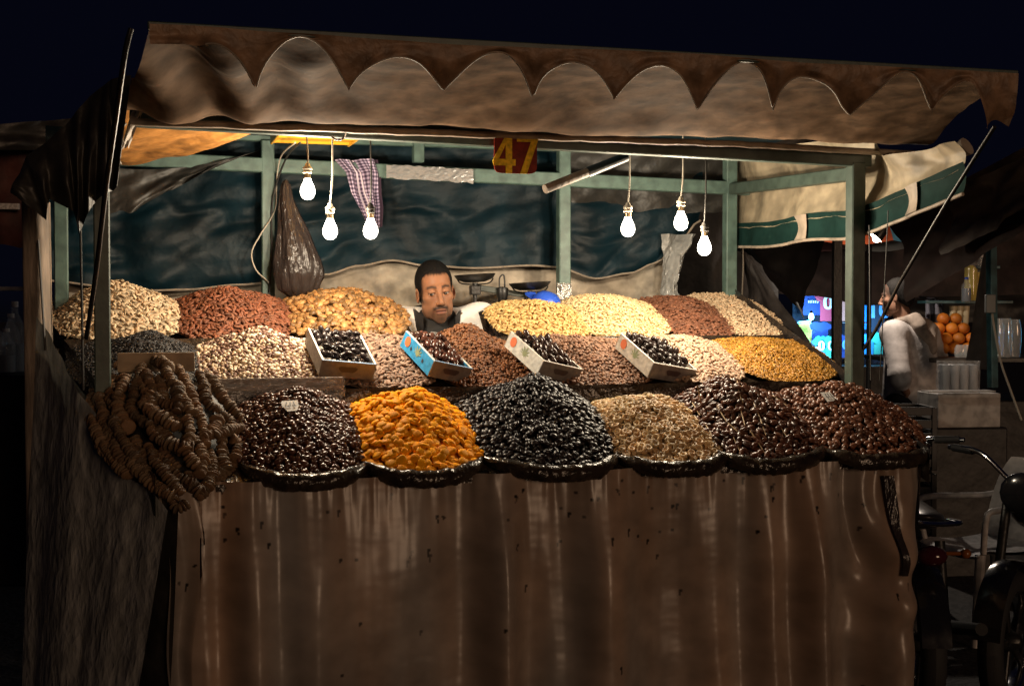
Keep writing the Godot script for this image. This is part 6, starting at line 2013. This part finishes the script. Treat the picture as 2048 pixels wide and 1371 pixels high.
func chair() -> void:
	var w = ground_at(1985, 6.6)
	var t = thing("plastic_chair", "white moulded plastic chair standing behind the motorcycles", "chair", w)
	var R = Basis(Vector3.UP, 0.35)              # local -x is the front
	var P = func(x, y, z): return w + R * Vector3(x, y, z)
	var m = M("white plastic")
	var mb := MB.new()
	for s in [0.0, -0.012]:
		mb.grid(14, 14, func(a, b): return P.call(lerpf(-0.25, 0.2, a), 0.44 + s + 0.02 * pow(absf(b - 0.5) * 2, 3.0) - 0.025 * sin(PI * a) - (0.03 * pow(maxf(0.0, 0.15 - a) / 0.15, 2.0)), lerpf(-0.22, 0.22, b)))
	obj("seat", mb, m, t)
	mb = MB.new()
	for s in [0.0, 0.012]:
		mb.grid(14, 14, func(a, b):
			var y = lerpf(0.42, 0.84, b)
			var zw = 0.21 + 0.02 * b - 0.06 * pow(b, 5.0)
			var z = lerpf(-zw, zw, a)
			return P.call(0.19 + s + 0.13 * pow(b, 1.4) - 0.05 * pow(absf(a - 0.5) * 2, 2.0) , y, z))
	obj("backrest", mb, m, t)
	for q in [[-0.22, -0.2], [-0.22, 0.2], [0.19, -0.2], [0.19, 0.2]]:
		mb = MB.new()
		mb.tube([P.call(q[0], 0.43, q[1]), P.call(q[0] * 1.25, 0.0, q[1] * 1.15)], [0.026, 0.018], 8)
		obj("leg", mb, m, t)
	for s in [-1.0, 1.0]:
		mb = MB.new()
		mb.tube(smooth_path([P.call(-0.22, 0.44, s * 0.22), P.call(-0.23, 0.6, s * 0.25), P.call(-0.18, 0.645, s * 0.255), P.call(0.15, 0.64, s * 0.24), P.call(0.26, 0.66, s * 0.21)]), 0.016, 8)
		obj("armrest", mb, m, t)

func left_neighbour() -> void:
	var d = 8.0
	var t = thing("neighbour_stall", "dim neighbouring stall with a red brown awning at the left edge", "market stall", ground_at(20, d))
	obj("roof_sheet", sheet(atd(-90, 255, d - 0.4), atd(150, 235, d), atd(-90, 300, d - 0.4), atd(150, 300, d), 20, 8, 0.05, 1, 1, 0, 0, 91), M("drape"), t)
	obj("red_valance", sheet(atd(-90, 296, d), atd(120, 300, d), atd(-90, 480, d), atd(110, 500, d), 20, 10, 0.05, 1, 1, 0, 0.05, 92), M("red tarp"), t)
	var mb := MB.new()
	mb.bar(atd(-90, 411, d - 0.1), atd(38, 413, d - 0.1), 0.03, 0.035)
	obj("white_rail", mb, M("paper"), t)
	mb = MB.new()
	mb.bar(atd(-90, 577, d), atd(90, 577, d), 0.02, 0.025)
	obj("shelf_rail", mb, M("white plastic"), t)
	mb = MB.new()
	var g = ground_at(-20, d)
	var hy = atd(0, 745, d).y / 2
	mb.box(g + Vector3(0, hy, 0), Vector3(0.38, 0, 0), Vector3.UP * hy, Vector3(0, 0, 0.3), 0.01)
	obj("counter", mb, M("black tarp"), t)
	for k in 4:
		var p = atd([-8, 12, 30, 22][k], [742, 745, 744, 738][k], d - [0.0, 0.12, 0.02, -0.2][k])
		bottle(p, 0.055, [0.3, 0.26, 0.42, 0.34][k], "glass_bottle", ["clear bottle cut by the left edge of the photo", "short wide clear bottle on the left neighbour's counter", "tallest clear bottle on the left neighbour's counter", "clear bottle standing behind the others at the left"][k], "", M("glass"), M("paper"), 0.4, M("water"))

const LAMP := 0.36

func _ready() -> void:
	rg.seed = 4711
	nz.seed = 9
	nz.frequency = 0.02
	nz.fractal_octaves = 3
	var cam := Camera3D.new()
	cam.name = "camera"
	cam.position = EYE
	cam.rotation = Vector3(-PITCH, 0, 0)
	cam.fov = rad_to_deg(2.0 * atan(685.5 / FOCAL))
	cam.near = 0.05
	cam.far = 400.0
	add_child(cam)
	cam.current = true
	var sky_m := ProceduralSkyMaterial.new()
	sky_m.sky_top_color = Color(0.016, 0.02, 0.06)
	sky_m.sky_horizon_color = Color(0.018, 0.02, 0.05)
	sky_m.ground_horizon_color = Color(0.018, 0.018, 0.03)
	sky_m.ground_bottom_color = Color(0.015, 0.015, 0.02)
	sky_m.sky_curve = 0.1
	var sky := Sky.new()
	sky.sky_material = sky_m
	var env := Environment.new()
	env.background_mode = Environment.BG_SKY
	env.sky = sky
	env.tonemap_mode = Environment.TONE_MAPPER_LINEAR
	env.tonemap_exposure = 1.0
	env.sdfgi_enabled = true
	env.ssao_enabled = true
	env.ssil_enabled = true
	var we := WorldEnvironment.new()
	we.name = "environment"
	we.environment = env
	add_child(we)
	# the low, broad glow of the lit square behind the photographer
	var sun := DirectionalLight3D.new()
	sun.name = "square_glow"
	sun.light_color = Color(1.0, 0.82, 0.66)
	sun.light_energy = 0.155
	sun.light_angular_distance = 14.0
	sun.shadow_enabled = true
	sun.sky_mode = DirectionalLight3D.SKY_MODE_LIGHT_ONLY
	sun.basis = Basis.looking_at(Vector3(-0.46, -0.11, -0.88))
	add_child(sun)
	make_textures()
	make_materials()
	# ground
	var mb := MB.new()
	mb.grid(20, 20, func(a, b): return Vector3(lerpf(-90, 90, a), 0, lerpf(30, -150, b)))
	tag(obj("ground", mb, M("asphalt")), "dark paved ground of the market square", "", "", "structure")
	build_stall()
	tarps()
	awning()
	front_cloth()
	goods()
	hung_things()
	stallholder()
	shirt_shop()
	juice_stall()
	customer()
	left_neighbour()
	moto(ground_at(1792, 5.85), 1.47, "motorcycle", "dark motorcycle parked with its rear wheel beside the front cloth", M("black paint"))
	moto(ground_at(2112, 5.8), -2.214, "motorcycle", "black motorcycle cut by the right edge of the photo, handlebar showing", M("black paint"))
	chair()
